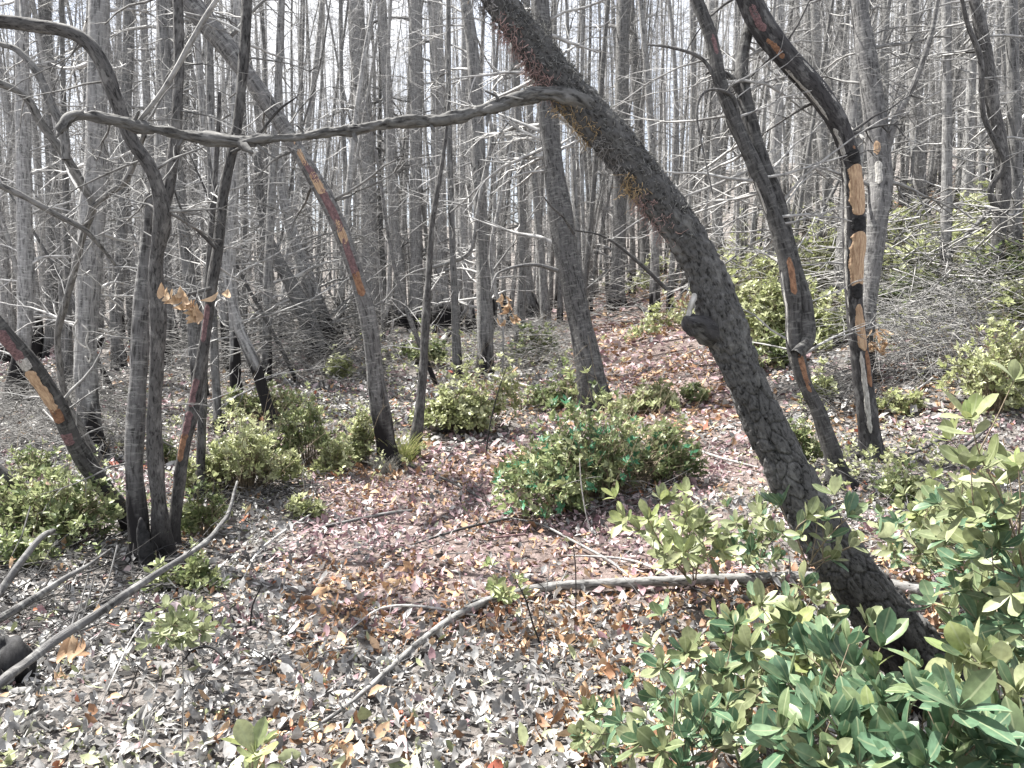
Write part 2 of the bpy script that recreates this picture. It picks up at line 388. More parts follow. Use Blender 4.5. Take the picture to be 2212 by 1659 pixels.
def diamond(w, fold, curl):
    v = np.array([(0, 0, 0), (-w, .48, fold*w), (w, .48, fold*w), (0, 1, curl), (0, .5, 0.)]); f = np.array([(0, 2, 4), (2, 3, 4), (3, 1, 4), (1, 0, 4)])
    return v, f, np.array([(0, 0, 0), (-1, .5, 0), (1, .5, 0), (0, 1, 0), (0, .5, 0)], float)
def scatter(mb, tpl, pos, R, sc, col, aspect=None):
    v, f, uv = tpl; N = len(pos)
    vv = np.repeat(v[None], N, 0)
    if aspect is not None: vv = vv*np.stack([aspect, np.ones(N), np.ones(N)], 1)[:, None, :]
    out = np.einsum('nij,nvj->nvi', R, vv)*sc[:, None, None] + pos[:, None, :]
    ff = (f[None] + (np.arange(N)*len(v))[:, None, None]).reshape(-1, f.shape[1])
    mb.add(out.reshape(-1, 3), ff, np.tile(uv, (N, 1)), None, np.repeat(col, len(v), 0))

GREY = np.array([[.17, .166, .165], [.26, .256, .253], [.33, .327, .322], [.12, .117, .117], [.42, .415, .41], [.21, .205, .203], [.29, .285, .28]])
TAN = np.array([[.35, .22, .13], [.24, .13, .075], [.46, .33, .21], [.19, .105, .06], [.40, .27, .17]])
MAU = np.array([[.31, .215, .23], [.22, .135, .15], [.42, .345, .36], [.28, .20, .21]])
OLI = np.array([[.26, .28, .16], [.36, .38, .24], [.20, .22, .12], [.44, .46, .32]])
RED = np.array([[.28, .09, .06], [.34, .14, .08]])
def litter_cols(x, y, r):
    n = len(x); a = n2(x, y, 1.0, 21)*.6 + n2(x, y, 3.1, 22)*.4; b = n2(x, y, .9, 23)*.6+n2(x, y, 2.7, 24)*.4; c = n2(x, y, 1.6, 25)
    px, py = proj(x, y, H(x, y))
    # warm brown litter down the path and to the right; greyer to the lower left
    tx = x/np.maximum(y, .1)
    wt = .05 + .62*sstep(.50, .60, a+.10*sstep(-.1, .35, tx)-.14*sstep(.05, -.3, tx)*sstep(2.6, 3.0, y))*(y < 30)
    wm = .025 + .50*sstep(.53, .61, b+.10*np.exp(-((y-6.5)/3.0)**2)-.09*sstep(4.0, 2.8, y))*sstep(3.2, 4.6, y)
    wo_ = .06 + .55*sstep(2.75, 2.25, y+.5*(c-.5))+.3*sstep(.56, .68, c)*sstep(.0, .4, tx)
    wr = .012+.25*sstep(.72, .80, a)*sstep(3, 2.5, y)
    warm = warm_mask(x, y); onp = warm*(y > 8)
    wt = wt + warm*1.7*sstep(.42, .54, a) + onp*1.3; wm = wm + warm*1.9*sstep(.42, .52, b)+onp*1.3; wt = wt + .8*sstep(.05, .25, tx)*sstep(.46, .56, b)*sstep(4.8, 3.8, y)
    s = 1.0+wt*1.3+wm*1.3+wo_+wr
    u = r.uniform(0, 1, n)*s
    pick = lambda pal: pal[r.randint(0, len(pal), n)]
    col = pick(GREY)
    t1 = 1.0; k = (u > t1) & (u < t1+wt*1.3); col[k] = pick(TAN)[k]
    t1 = t1+wt*1.3; k = (u > t1) & (u < t1+wm*1.3); col[k] = pick(MAU)[k]
    t1 = t1+wm*1.3; k = (u > t1) & (u < t1+wo_); col[k] = pick(OLI)[k]
    t1 = t1+wo_; k = u > t1; col[k] = pick(RED)[k]
    return col*r.uniform(.8, 1.2, n)[:, None]

M_litter = leafmat('dry_leaf', trans=.12, rough=.6, veins=False, spec=.3)
def litter():
    r = np.random.RandomState(11); mb = MB(); near = []
    tp_near = [leaf_tpl(3, .24, .9, .35, 0, .5), leaf_tpl(3, .2, -.8, .5, .2, -.6), leaf_tpl(3, .27, .4, -.3, 0, .3), leaf_tpl(3, .22, 1.9, .2, .1, .9), leaf_tpl(3, .15, -1.6, .9, .1, 1.3), leaf_tpl(2, .035, .5, .1, 0, .2), leaf_tpl(3, .30, 2.3, .5, .0, -1.0)]
    tp_m2 = [leaf_tpl(2, .26, .9, .4), leaf_tpl(2, .24, -.9, .35), leaf_tpl(2, .28, .4, -.3), leaf_tpl(2, .24, 1.8, .6), leaf_tpl(1, .05, .3, .1)]
    tp_mid = [diamond(.30, .5, .15), diamond(.27, .3, -.2), diamond(.33, -.4, .1), diamond(.28, .8, .3)]
    bands = [(1.7, 4.0, 1850, .059, tp_near), (4.0, 7.0, 1200, .062, tp_m2), (7.0, 12, 430, .080, tp_mid), (12, 20, 105, .125, tp_mid), (20, 40, 18, .20, tp_mid)]
    for y0, y1, dens, ln, tps in bands:
        A = .76*(y1*y1-y0*y0) + .8*(y1-y0); n = int(A*dens)
        y = np.sqrt(r.uniform(y0*y0, y1*y1, n)); x = r.uniform(-1, 1, n)*(y*.76+.4)
        # bare dark humus shows in places
        keep = r.uniform(0, 1, n) < (.45+.8*sstep(.34, .5, n2(x, y, 1.3, 31)*.6+n2(x, y, 4, 32)*.4))
        x, y = x[keep], y[keep]; n = len(x)
        z = H(x, y) + r.uniform(.0, 1, n)**1.5*.035*(ln/.055) + .004
        big = r.uniform(0, 1, n) < .25
        sc = ln*r.uniform(.4, 1.2, n)*np.where(big, 1.45, 1)
        R = euler_mats(r.uniform(0, 6.283, n), r.normal(0, .38, n), r.normal(0, .6, n))
        col = litter_cols(x, y, r); pos = np.stack([x, y, z], 1); asp = r.uniform(.7, 1.25, n)
        w = r.randint(0, len(tps), n)
        if y0 < 2:      # the leaves that show largest are picked out one by one below
            nearness = sc/np.hypot(x, y); vis = np.abs(x) < y*.66
            top = np.argsort(-(nearness*vis*(y > 2.05)))[:290]; near = (pos[top], R[top], sc[top], col[top], asp[top]); w[top] = -1
        for k, tp in enumerate(tps):
            q = w == k; scatter(mb, tp, pos[q], R[q], sc[q], col[q], asp[q])
    o = obj('leaf_litter', mb.mesh('leaf_litter', M_litter, attrs=('bk', 'col')), kind='stuff')
    o['label'] = 'fallen dry leaves, grey, tan and mauve, covering the forest floor'
    # individual leaves, meshes shared by colour
    fams = {}
    pos, R, sc, col, asp = near
    for i in range(len(pos)):
        k = (i % 4, tuple(np.round(col[i]*7)/7))
        if k not in fams:
            m2 = MB(); tp = tp_near[k[0]]; m2.add(tp[0], tp[1], tp[2], None, np.maximum(col[i], .02)); fams[k] = m2.mesh('leaf', M_litter, attrs=('bk', 'col'))
        q = obj('leaf', fams[k], ground)
        M = Matrix([[*R[i][0], 0], [*R[i][1], 0], [*R[i][2], 0], [0, 0, 0, 1]])
        q.matrix_local = Matrix.Translation(Vector(pos[i])+Vector((0, 0, .012))) @ M @ Matrix.Diagonal((sc[i]*asp[i], sc[i], sc[i], 1))
litter()

# ------------------------------------------------------------------ traced trees
def trace(pts, Ys):
    """pts [(px, py, width px)] -> centre points and radii; Ys: one depth per point, or (first, last)"""
    if len(Ys) == 2 and len(pts) != 2: Ys = np.linspace(Ys[0], Ys[1], len(pts))
    p = [np.array(P(a, b, y)) for (a, b, w), y in zip(pts, Ys)]
    r = [w*.5*y/F for (a, b, w), y in zip(pts, Ys)]
    return p, r
def stem(mb, pts, Ys, n=8, sides=14, amp=.05, base_z=None, root=True, disp=None, flare=0.5, off=0., cap=True):
    p, r = trace(pts, Ys)
    q = crom([np.append(a, b) for a, b in zip(p, r)], n); pp, rr = q[:, :3], np.maximum(q[:, 3], .001)
    if root:       # sink the foot in the ground and flare it
        d = pp[0]-pp[1]; d = d/np.linalg.norm(d); d[2] = min(d[2], -.5); d /= np.linalg.norm(d)
        pp = np.vstack([pp[0]+d*.25, pp]); rr = np.concatenate([[rr[0]*(1+flare)], rr])
        k = min(n, len(rr)-1); rr[1:k] *= 1+flare*np.linspace(1, 0, k-1)**2
    # small irregularities along the axis
    L = np.concatenate([[0], np.cumsum(np.linalg.norm(np.diff(pp, axis=0), axis=1))])/max(rr.mean()*5, .03)/.35
    w = (vnoise(np.stack([L*.35, L*0+off+pts[0][0], L*0], 1), 5)-.5)
    rr = rr*(1+w*.22)
    if disp is None:
        r0 = rr.mean()
        def disp(bk):
            a = vnoise(bk*np.array([1/(r0*.55), 1/(r0*.55), 1/(r0*3.2)]), 8)-.5
            b = vnoise(bk*np.array([1/(r0*.2), 1/(r0*.2), 1/(r0*1.0)]), 9)-.5
            return r0*(a*amp*3+b*amp*2.0)
    tube(mb, pp, rr, sides, disp, base_z, off=off, cap=cap)
    return pp, rr

def local(mb, o):
    for a in mb.v: a -= np.array(o)
def crown_on(mb, pp, rr, R, n, L=(.4, 1.2), lo=.25, base=None, up=.2, lvl=2, sub=4, droop=.08, rmin=.003, away=None, rs_=.35, cone=1.0):
    for i in range(n):
        k = int(R.uniform(lo, .98)*(len(pp)-1)); p = Vector(pp[k]); t = Vector(pp[min(k+1, len(pp)-1)]-pp[max(k-1, 0)]).normalized()
        s = rv(R); s = (s-t*s.dot(t)).normalized()
        if away is not None and s.y < -.2: s.y *= -1        # keep nearer ones from poking at the lens
        d = (s*cone+t*R.uniform(-.1, .6)+Vector((0, 0, up*R.uniform(-.5, 1)))).normalized()
        grow(mb, p+s*float(rr[k])*.6, d, R.uniform(*L), max(rmin, float(rr[k])*rs_*R.uniform(.3, .8)), lvl, R, droop, .22, 5, sub)

def near_tree(name, label, base, stems, mat, cat='dead tree', branches=(), ntw=8, tw=None, seed=1, sides=16, twmat=None, group=None, amp=.05):
    """stems: list of (pts, Ys); the first starts at the ground; branches: traced limbs, each an object"""
    R = np.random.RandomState(seed)
    gz = base.z; root = thing(name, label, cat, base, group)
    mb = MB(); ax = []
    for i, (pts, Ys) in enumerate(stems):
        ax.append(stem(mb, pts, Ys, 9, sides, amp, gz, root=(i == 0), off=i*3.3+seed))
    local(mb, base); obj('trunk', mb.mesh('trunk', mat), root)
    for j, (pts, Ys) in enumerate(branches):
        b = MB(); pp, rr = stem(b, pts, Ys, 6, 8, .06, gz, root=False, off=j*2.1+9); crown_on(b, pp, rr, R, 5, (.15, .45), .2, lvl=0, rs_=.5, rmin=.0015)
        local(b, base); obj('branch', b.mesh('branch', mat), root)
    if ntw:
        c = MB(); ntw = int(ntw*1.35)
        kw = dict(L=(.35, 1.1), lo=.2, away=True, lvl=2 if base.y < 8 else 1, sub=4 if base.y < 8 else 5); kw.update(tw or {})
        for pp, rr in ax: crown_on(c, pp, rr, R, ntw, **kw)
        local(c, base); obj('crown', c.mesh('crown', twmat or M_fine), root)
    return root, ax

# --- the big leaning trunk with its broken horizontal limb
def plates(bk):
    warp = np.stack([vnoise(bk*9, 41), vnoise(bk*9, 42), vnoise(bk*9, 43)], 1)*.9
    up = sstep(2.3, 1.7, bk[:, 2]); hair = 1-up
    q = bk*np.array([15, 15, 10])+warp*1.2
    f1, f2, idv = worley(q, 3); e = f2-f1
    f1b, f2b, idb = worley(bk*np.array([40, 40, 26])+warp*2.0, 5)
    lo = vnoise(bk*np.array([5, 5, 2.2]), 51)-.5; reg = sstep(.35, .6, vnoise(bk*np.array([6, 6, 2.0]), 57))
    g = -(.013*(1-sstep(0, .085, e)))-.006*(1-sstep(0, .09, f2b-f1b))*reg
    g = g+(idv-.45)*.012+(idb-.5)*.005*reg - .004*f1
    return g*(.12+.88*up) + lo*.032 + (vnoise(bk*150, 52)-.5)*.003 + (vnoise(bk*55, 53)-.5)*(.003+.012*hair)
bY = G(2095, 1560)
leanY = float(bY.y)
lp = [(2095, 1560, 128), (2036, 1500, 126), (1958, 1400, 122), (1882, 1300, 115), (1811, 1200, 108), (1745, 1100, 100), (1695, 1000, 96), (1643, 900, 93), (1600, 800, 88), (1560, 700, 96), (1527, 600, 80), (1474, 500, 82), (1400, 400, 84), (1322, 300, 84), (1222, 190, 86), (1150, 95, 90), (1075, -5, 92), (1000, -110, 88), (930, -230, 80)]
lY = list(np.linspace(leanY, leanY+.55, len(lp)))
lean = thing('leaning_tree', 'thick leaning tree with cracked bark plates crossing the picture, charred at its foot', 'dead tree', bY)
lp = [(a, b, w*(1.0+.22*sstep(850, 1350, b))*(.86+.14*sstep(350, 700, b))) for a, b, w in lp]
mb = MB(); lax = stem(mb, lp, lY, 44, 144, disp=plates, base_z=bY.z, flare=.1)
local(mb, bY); obj('trunk', mb.mesh('trunk', M_lean), lean)
# knob left of the trunk, where a limb broke off
mb = MB()
kp = [np.array(P(1540, 720, lY[9]-.02)), np.array(P(1512, 706, lY[9]-.06)), np.array(P(1488, 694, lY[9]-.08)), np.array(P(1478, 684, lY[9]-.08))]
tube(mb, crom(kp, 8), np.interp(np.linspace(0, 1, 25), [0, .5, .85, 1], [.062, .045, .022, .006]), 26, lambda b: (vnoise(b*45, 3)-.5)*.02+(vnoise(b*120, 4)-.5)*.006, bY.z, hoff=3)
local(mb, bY); obj('limb_stub', mb.mesh('limb_stub', M_charbark), lean)
mb = MB()
kp = [np.array(P(1500, 640, lY[10]-.06)), np.array(P(1496, 652, lY[10]-.10)), np.array(P(1490, 672, lY[10]-.09)), np.array(P(1486, 690, lY[9]-.07))]
tube(mb, crom(kp, 6), .013, 12, lambda b: (vnoise(b*60, 3)-.5)*.008, bY.z, hoff=3)
local(mb, bY); obj('callus', mb.mesh('callus', M_pale), lean)
# broken limb
limb = [(1345, 335, 56), (1300, 268, 42), (1258, 224, 33), (1200, 204, 27), (1160, 205, 30), (1120, 214, 25), (1080, 228, 29), (1040, 238, 24), (990, 254, 28), (940, 262, 24), (880, 262, 26), (820, 270, 22), (760, 280, 25), (700, 287, 20), (650, 296, 22), (600, 300, 19), (560, 302, 26), (520, 306, 23), (440, 297, 28), (360, 284, 24), (300, 272, 27), (260, 262, 21), (190, 250, 24), (155, 253, 20), (134, 275, 13), (122, 296, 4)]
yl = np.concatenate([[lY[13]+.07, lY[13]-.01], np.linspace(lY[13]-.05, leanY-.25, len(limb)-2)])
def peel(bk):
    f1, f2, idv = worley(bk*np.array([34, 34, 7])+vnoise(bk*20, 2)[:, None]*.5, 9)
    return (idv-.5)*.008-.006*(1-sstep(0, .16, f2-f1))+(vnoise(bk*90, 6)-.5)*.004+(vnoise(bk*22, 7)-.5)*.016
mb = MB(); limbax = stem(mb, limb, yl, 16, 30, disp=peel, base_z=bY.z-3, root=False)
for a, b, dy, w in [((520, 310), (545, 330), -.02, 20), ((290, 262), (300, 240), 0, 9), ((1055, 240), (1052, 272), -.03, 10), ((760, 282), (772, 308), -.01, 12), ((925, 262), (940, 285), 0, 9), ((395, 300), (385, 316), 0, 9), ((1005, 250), (985, 236), 0, 7), ((655, 285), (640, 270), 0, 6)]:
    yy = float(np.interp(a[0], [l[0] for l in limb][::-1], yl[::-1])); A = np.array(P(*a, yy)); B_ = np.array(P(*b, yy+dy-.02))
    tube(mb, crom([A, (A+B_)/2, B_], 3), np.array([1, .95, .9, .8, .7, .55, .35])*w*.5*yy/F, 8, lambda q: (vnoise(q*80, 3)-.5)*.006, bY.z-3)
local(mb, bY); obj('broken_limb', mb.mesh('broken_limb', M_limb), lean, label='long bare grey limb broken level, running to the left')
for a in [[(1050, 238, 9), (1075, 212, 6), (1048, 196, 4)], [(1062, 228, 8), (1090, 210, 6), (1130, 214, 3)], [(300, 262, 9), (345, 205, 10), (380, 150, 11), (430, 60, 11), (480, -20, 11)], [(555, 312, 7), (575, 330, 5), (600, 345, 3)]]:
    mb = MB(); yy = float(np.interp(a[0][0], [l[0] for l in limb][::-1], yl[::-1])); stem(mb, a, (yy, yy), 5, 7, base_z=bY.z-3, root=False); local(mb, bY); obj('branch', mb.mesh('branch', M_limb), lean)
# hair lichen over the upper trunk
M_lichen = leafmat('hair_lichen', trans=.1, rough=.9, veins=False, spec=.1)
def lichen():
    R = np.random.RandomState(5); mb = MB(); pp, rr = lax
    n = len(pp); t, N, B = frames(pp)
    for i in range(3800):
        k = int(n*R.uniform(.60, .985)); f = k/n
        if R.uniform() > sstep(.56, .70, f)+.05: continue
        a = R.uniform(0, 2*math.pi); d = N[k]*math.cos(a)+B[k]*math.sin(a)
        if d[1] > .35: continue
        p = Vector(pp[k]+d*(rr[k]+.002)); under = d[2] < -.1
        L = R.uniform(.03, .085) if under else R.uniform(.02, .055); pts = [p.copy()]
        dd = Vector(d)*.5+Vector((0, 0, -1.0))*(1. if under else .25)+rv(R)*.8
        for j in range(5):
            dd = (dd+rv(R)*1.1+Vector((0, 0, -.25 if under else 0))).normalized(); pts.append(pts[-1]+dd*L/5)
        c = (.20, .20, .195) if not under else ((.46, .34, .20) if n2([k*.03], [1.], 1.0, 4)[0] > .55 else ((.36, .25, .235) if n2([k*.03], [7.], 1.0, 4)[0] > .5 else (.26, .25, .245)))
        twig(mb, pts, R.uniform(.0012, .0026), .0006, 3, col=np.array(c)*R.uniform(.6, 1.2))
    local(mb, bY); obj('lichen', mb.mesh('lichen', M_lichen, attrs=('bk', 'col')), lean, kind='stuff', label='shaggy grey and tan hair lichen on the upper trunk')
lichen()

def strip(path, rad, k0, k1, ang_c, ang_w, proud, mat, name, base, parent, label=None, jag=.25, nseg=None, seed=0):
    """a shell of exposed wood on part of a trunk's girth, facing ang_c (0 = towards -Y, + to +X)"""
    tt = np.linspace(k0, k1-1, (k1-k0-1)*6+1); ii = np.arange(len(path)); p = np.stack([np.interp(tt, ii, path[:, c]) for c in range(3)], 1); r = np.interp(tt, ii, rad); n = len(p); R = np.random.RandomState(seed+3); mb = MB(); V = []; bk = []; m = 9
    t = np.gradient(p, axis=0); t /= np.linalg.norm(t, axis=1)[:, None]; L = 0
    for i in range(n):
        e = min(1, i/4., (n-1-i)/4.)
        nz = vnoise(np.array([[i*.11, seed*1.3, .5], [i*.13, seed*1.3, 7.5], [i*.9, seed*1.3, 3.5]]), 6)
        w = ang_w*(.2+.8*min(1, i/max(3., n*.1), (n-1-i)/max(3., n*.1))**.7)*(1+jag*.7*(nz[2]-.5)); wl_, wr_ = w*(1-jag*2*nz[0]), w*(1-jag*2*nz[1]); f = np.array([0, -1., 0]); f -= t[i]*f.dot(t[i]); f /= np.linalg.norm(f); s = np.cross(t[i], f); 
        if s[0] < 0: s = -s
        for j in range(m):
            u = (j/(m-1)*2-1); a = ang_c+u*(wl_ if u < 0 else wr_); d = f*math.cos(a)+s*math.sin(a)
            rr_ = r[i]*1.0+proud*(1-abs(u)**4)-(.004 if abs(u) > .98 else 0) + (R.uniform()-.5)*r[i]*.03
            V.append(p[i]+d*rr_); bk.append((r[i]*math.sin(a)*1.0, r[i]*math.cos(a), i*.012))
    i = np.arange(n-1)[:, None]*m; j = np.arange(m-1)[None]
    mb.add(V, np.stack([i+j, i+j+1, i+m+j+1, i+m+j], 2).reshape(-1, 4), bk)
    local(mb, base); return obj(name, mb.mesh(name, mat), parent, label=label)

def at_py(ax, py):      # index on an axis whose picture height is py
    pp = ax[0]; q = [abs(proj(*pp[i])[1]-py) for i in range(len(pp))]; return int(np.argmin(q))

# --- centre trunk behind the big shrub
b = G(1287, 885); y = b.y
near_tree('dead_tree', 'dark furrowed trunk rising straight out of the middle of the big round shrub', b,
  [([(1287, 885, 62), (1270, 780, 58), (1252, 690, 54), (1226, 560, 50), (1202, 400, 46), (1184, 250, 42), (1174, 100, 38), (1166, 0, 36), (1158, -150, 32), (1150, -330, 26)], (y, y+.8))],
  M_mid, branches=[([(1205, 585, 9), (1165, 573, 8), (1132, 573, 7), (1090, 583, 6), (1070, 597, 5), (1060, 632, 3)], (y, y-.8)), ([(1240, 505, 8), (1218, 470, 6), (1190, 445, 4), (1170, 420, 2)], (y, y-.5))], ntw=26, tw=dict(L=(.6, 1.7), lo=.35), seed=3, sides=36, amp=.07)
# --- slender leaning tree with rusty scars
b = G(842, 1005); y = b.y
rt, ax = near_tree('dead_tree', 'slender grey tree leaning left with a broken line of rusty scars, charred foot beside grass', b,
  [([(842, 1005, 44), (828, 920, 42), (815, 850, 40), (797, 700, 37), (762, 570, 35), (715, 450, 33), (650, 335, 33), (565, 205, 36), (480, 90, 40), (410, 5, 44), (330, -90, 40), (250, -220, 34)], (y, y-.4))],
  M_mid, ntw=16, tw=dict(L=(.4, 1.1), lo=.4), seed=4, sides=26)
for a, c, m in [(362, 345, M_wood), (402, 380, M_scar2), (425, 402, M_wood), (462, 430, M_scar2), (498, 470, M_scar2), (525, 500, M_wood), (566, 530, M_scar2), (600, 570, M_scar2), (645, 606, M_scar)]:
    k0, k1 = at_py(ax[0], a), at_py(ax[0], c); strip(*ax[0], k0, max(k1+2, k0+5), .15, .75, .003, m, 'scar', b, rt, seed=a)
# --- thin tree beside it
b = G(892, 990); y = b.y
near_tree('dead_tree', 'thin straight charred pole rising from the same grass tuft, right of the scarred tree', b,
  [([(892, 990, 26), (905, 900, 23), (914, 800, 20), (919, 700, 18), (926, 590, 14), (934, 480, 12), (950, 380, 10), (962, 300, 8), (968, 220, 6)], (y, y+.2))],
  M_near, ntw=12, tw=dict(L=(.3, .9), lo=.2), seed=5, sides=12)
# --- burnt, split tree on the right
b = G(1883, 985); y = b.y
rt, ax = near_tree('split_tree', 'burnt bending tree on the right with bare orange wood split open down its face', b,
  [([(1883, 985, 44), (1874, 900, 43), (1862, 800, 37), (1850, 700, 35), (1843, 600, 37), (1845, 500, 43), (1842, 400, 42), (1832, 325, 42), (1808, 262, 44), (1770, 205, 46), (1722, 150, 46), (1675, 95, 46), (1638, 40, 46), (1610, -20, 44), (1570, -110, 38), (1540, -220, 30)], (y, y-.5))],
  M_charbark, ntw=9, tw=dict(L=(.3, .9), lo=.45), seed=6, sides=34, twmat=M_twigd, amp=.045)
A = ax[0]
for a, c, m, w, ac in [(618, 484, M_wood, 1.5, .1), (468, 345, M_wood, 1.45, .05), (760, 640, M_wood, .8, .1), (930, 740, M_pale, .4, -.3), (830, 745, M_scar, .4, .35)]:
    strip(*A, at_py(A, a), at_py(A, c), ac, w, .010 if m is M_wood else .007, m, 'bare_wood_and_lit_edge', b, rt, seed=a, jag=.3)
for a, c, m, w, ac in [(120, 70, M_scar, .5, -.7), (66, 5, M_scar2, .6, -.5), (700, 330, M_pale, .28, -1.2), (330, 265, M_pale, .45, -1.0), (250, 110, M_pale, .3, -1.1), (230, 140, M_pale, .3, .5), (330, 310, M_scar, .3, .2)]:  # pale strips along the left edge are sun highlights painted as colour
    strip(*A, at_py(A, a), at_py(A, c), ac, w, .003, m, 'bare_wood_and_lit_edge', b, rt, seed=a, jag=.4)
for a, c in [(488, 466), (345, 325), (630, 612)]:
    strip(*A, at_py(A, a)-1, at_py(A, c)+1, 1e-1, 1.1, .012, M_char, 'char_band', b, rt, seed=a)
# --- two-stemmed clump between the leaning tree and the split tree
b = G(1815, 1050); y = b.y
rt, ax = near_tree('forked_tree', 'forked lichen-flecked tree between the big leaning trunk and the split tree', b,
  [([(1815, 1050, 56), (1798, 975, 42), (1768, 890, 36), (1738, 825, 33), (1718, 745, 40), (1712, 650, 36), (1692, 530, 36), (1648, 400, 32), (1600, 290, 30), (1560, 190, 28), (1538, 90, 26), (1505, 0, 24), (1470, -100, 20)], (y, y+.3)),
   ([(1720, 765, 26), (1745, 730, 30), (1738, 650, 30), (1712, 560, 30), (1680, 440, 30), (1638, 330, 32), (1612, 230, 30), (1602, 140, 26), (1618, 60, 22), (1640, -30, 18)], (y, y+.6))],
  M_mid, branches=[([(1612, 235, 18), (1585, 175, 14), (1548, 150, 9), (1525, 160, 5)], (y+.5, y+.3)), ([(1560, 200, 12), (1520, 130, 8), (1460, 105, 6), (1400, 96, 4)], (y+.25, y+.2)), ([(1600, 285, 9), (1585, 210, 7), (1530, 195, 6), (1505, 240, 5), (1520, 330, 4), (1540, 420, 3)], (y+.2, y))],
  ntw=20, tw=dict(L=(.5, 1.3), lo=.3), seed=7, sides=22, amp=.08)
for a, c, m, ac in [(850, 775, M_scar, 0), (640, 575, M_scar, 0), (120, 85, M_scar2, 0), (780, 700, M_pale, -1.2), (690, 600, M_pale, -1.2), (460, 400, M_pale, -1.2)]:  # front strips are scars; pale left-edge ones paint the sunlit rim
    strip(*ax[0], at_py(ax[0], a), at_py(ax[0], c)+2, ac, .55 if ac == 0 else .25, .003, m, 'scar', b, rt, seed=a)
# --- trunk right behind the split tree
b = G(1872, 830); y = b.y
rt, ax = near_tree('dead_tree', 'tall grey trunk close behind the split tree, pale wound on its left side', b,
  [([(1872, 830, 30), (1872, 740, 30), (1880, 620, 34), (1895, 480, 42), (1902, 380, 42), (1890, 250, 42), (1872, 120, 38), (1855, 0, 34), (1835, -140, 28)], (y, y+.6)), ([(1905, 360, 20), (1935, 260, 15), (1975, 180, 12), (2010, 80, 10), (2030, -20, 8)], (y+.3, y))],
  M_mid, ntw=20, tw=dict(L=(.4, 1.3), lo=.3), seed=8, sides=22)
strip(*ax[0], at_py(ax[0], 400), at_py(ax[0], 345), -.6, .5, .004, M_pale, 'wound', b, rt)
strip(*ax[0], at_py(ax[0], 340), at_py(ax[0], 295), -.6, .5, .004, M_wood, 'wound', b, rt, label='orange upper wound')
# --- pole, right
b = G(2042, 640); y = b.y
near_tree('dead_tree', 'straight slim pole with dark foot standing among the brush up the right slope', b,
  [([(2042, 640, 24), (2044, 500, 22), (2046, 350, 20), (2046, 150, 18), (2044, 0, 17), (2040, -200, 15)], (y, y))], M_far, ntw=16, tw=dict(L=(.4, 1.3), lo=.25), seed=9, sides=14)
b = G(2152, 620); y = b.y
near_tree('dead_tree', 'crooked dark tree near the right edge, kinked like an elbow halfway up', b,
  [([(2152, 620, 30), (2158, 500, 28), (2168, 400, 28), (2158, 300, 26), (2140, 200, 26), (2128, 110, 24), (2110, 20, 22), (2085, -80, 18)], (y, y)), ([(2160, 470, 14), (2140, 410, 12), (2168, 350, 11), (2125, 250, 10), (2118, 130, 12), (2090, 50, 9), (2070, -40, 8)], (y, y-.4))],
  M_near, ntw=22, tw=dict(L=(.5, 1.4), lo=.1), seed=10, sides=14)
b = G(1910, 560); y = b.y
near_tree('dead_tree', 'very thin pale pole just right of the wounded trunk', b, [([(1912, 560, 12), (1908, 430, 13), (1912, 250, 13), (1914, 0, 13), (1914, -180, 11)], (y, y))], M_far, ntw=10, seed=30, sides=10, tw=dict(L=(.3, .9), lo=.25))

# --- clump at the left
b = G(305, 1205); y = b.y
near_tree('dead_tree', 'pale front stem of the left clump with a black burnt hollow at its foot', b,
  [([(305, 1205, 46), (298, 1120, 42), (290, 1000, 38), (296, 850, 36), (304, 720, 34), (312, 600, 32), (322, 470, 28), (326, 420, 25)], (y, y+.15))], M_mid, ntw=6, tw=dict(L=(.2, .6)), seed=11, sides=24)
b2 = G(352, 1200); y = b2.y
near_tree('forked_tree', 'dark middle stem of the left clump, forking into a long arch over to the left', b2,
  [([(352, 1200, 44), (345, 1110, 36), (333, 940, 33), (338, 790, 30), (342, 690, 34), (336, 576, 30), (350, 480, 32), (342, 410, 28), (322, 358, 27), (286, 304, 27), (250, 215, 29), (215, 125, 29), (161, 74, 28), (72, 54, 28), (-20, 44, 26), (-120, 50, 22)], (y, y-.5)),
   ([(348, 470, 26), (364, 405, 22), (374, 340, 22), (382, 250, 22), (386, 140, 21), (384, 0, 20), (380, -130, 17)], (y, y+.1))], M_near, ntw=16, tw=dict(L=(.3, .9), lo=.35), seed=12, sides=24, amp=.07)
b3 = G(372, 1180); y = b3.y
rt, ax = near_tree('dead_tree', 'slim right stem of the left clump with a long dark red scar', b3,
  [([(372, 1180, 30), (380, 1100, 27), (397, 970, 27), (413, 898, 26), (430, 808, 25), (445, 719, 24), (458, 612, 24), (470, 540, 22), (481, 430, 20), (500, 330, 20), (515, 250, 21), (528, 107, 20), (533, 0, 20), (538, -150, 16)], (y, y+.5))], M_near, branches=[([(456, 622, 9), (420, 632, 7), (385, 640, 6), (358, 637, 4)], (y+.2, y-.1)), ([(470, 540, 8), (430, 500, 7), (400, 470, 5), (372, 400, 3)], (y+.25, y)), ([(500, 330, 8), (550, 300, 6), (600, 240, 5), (640, 210, 3)], (y+.3, y+.3))], ntw=14, tw=dict(L=(.3, .9), lo=.35), seed=13, sides=18)
for a, c, m in [(990, 940, M_scar), (940, 895, M_scar2), (880, 850, M_scar2), (735, 665, M_scar2), (850, 830, M_scar2)]:
    strip(*ax[0], at_py(ax[0], a), at_py(ax[0], c)+2, 0, .9, .002, m, 'scar', b3, rt, seed=a)
b = G(432, 1080); y = b.y
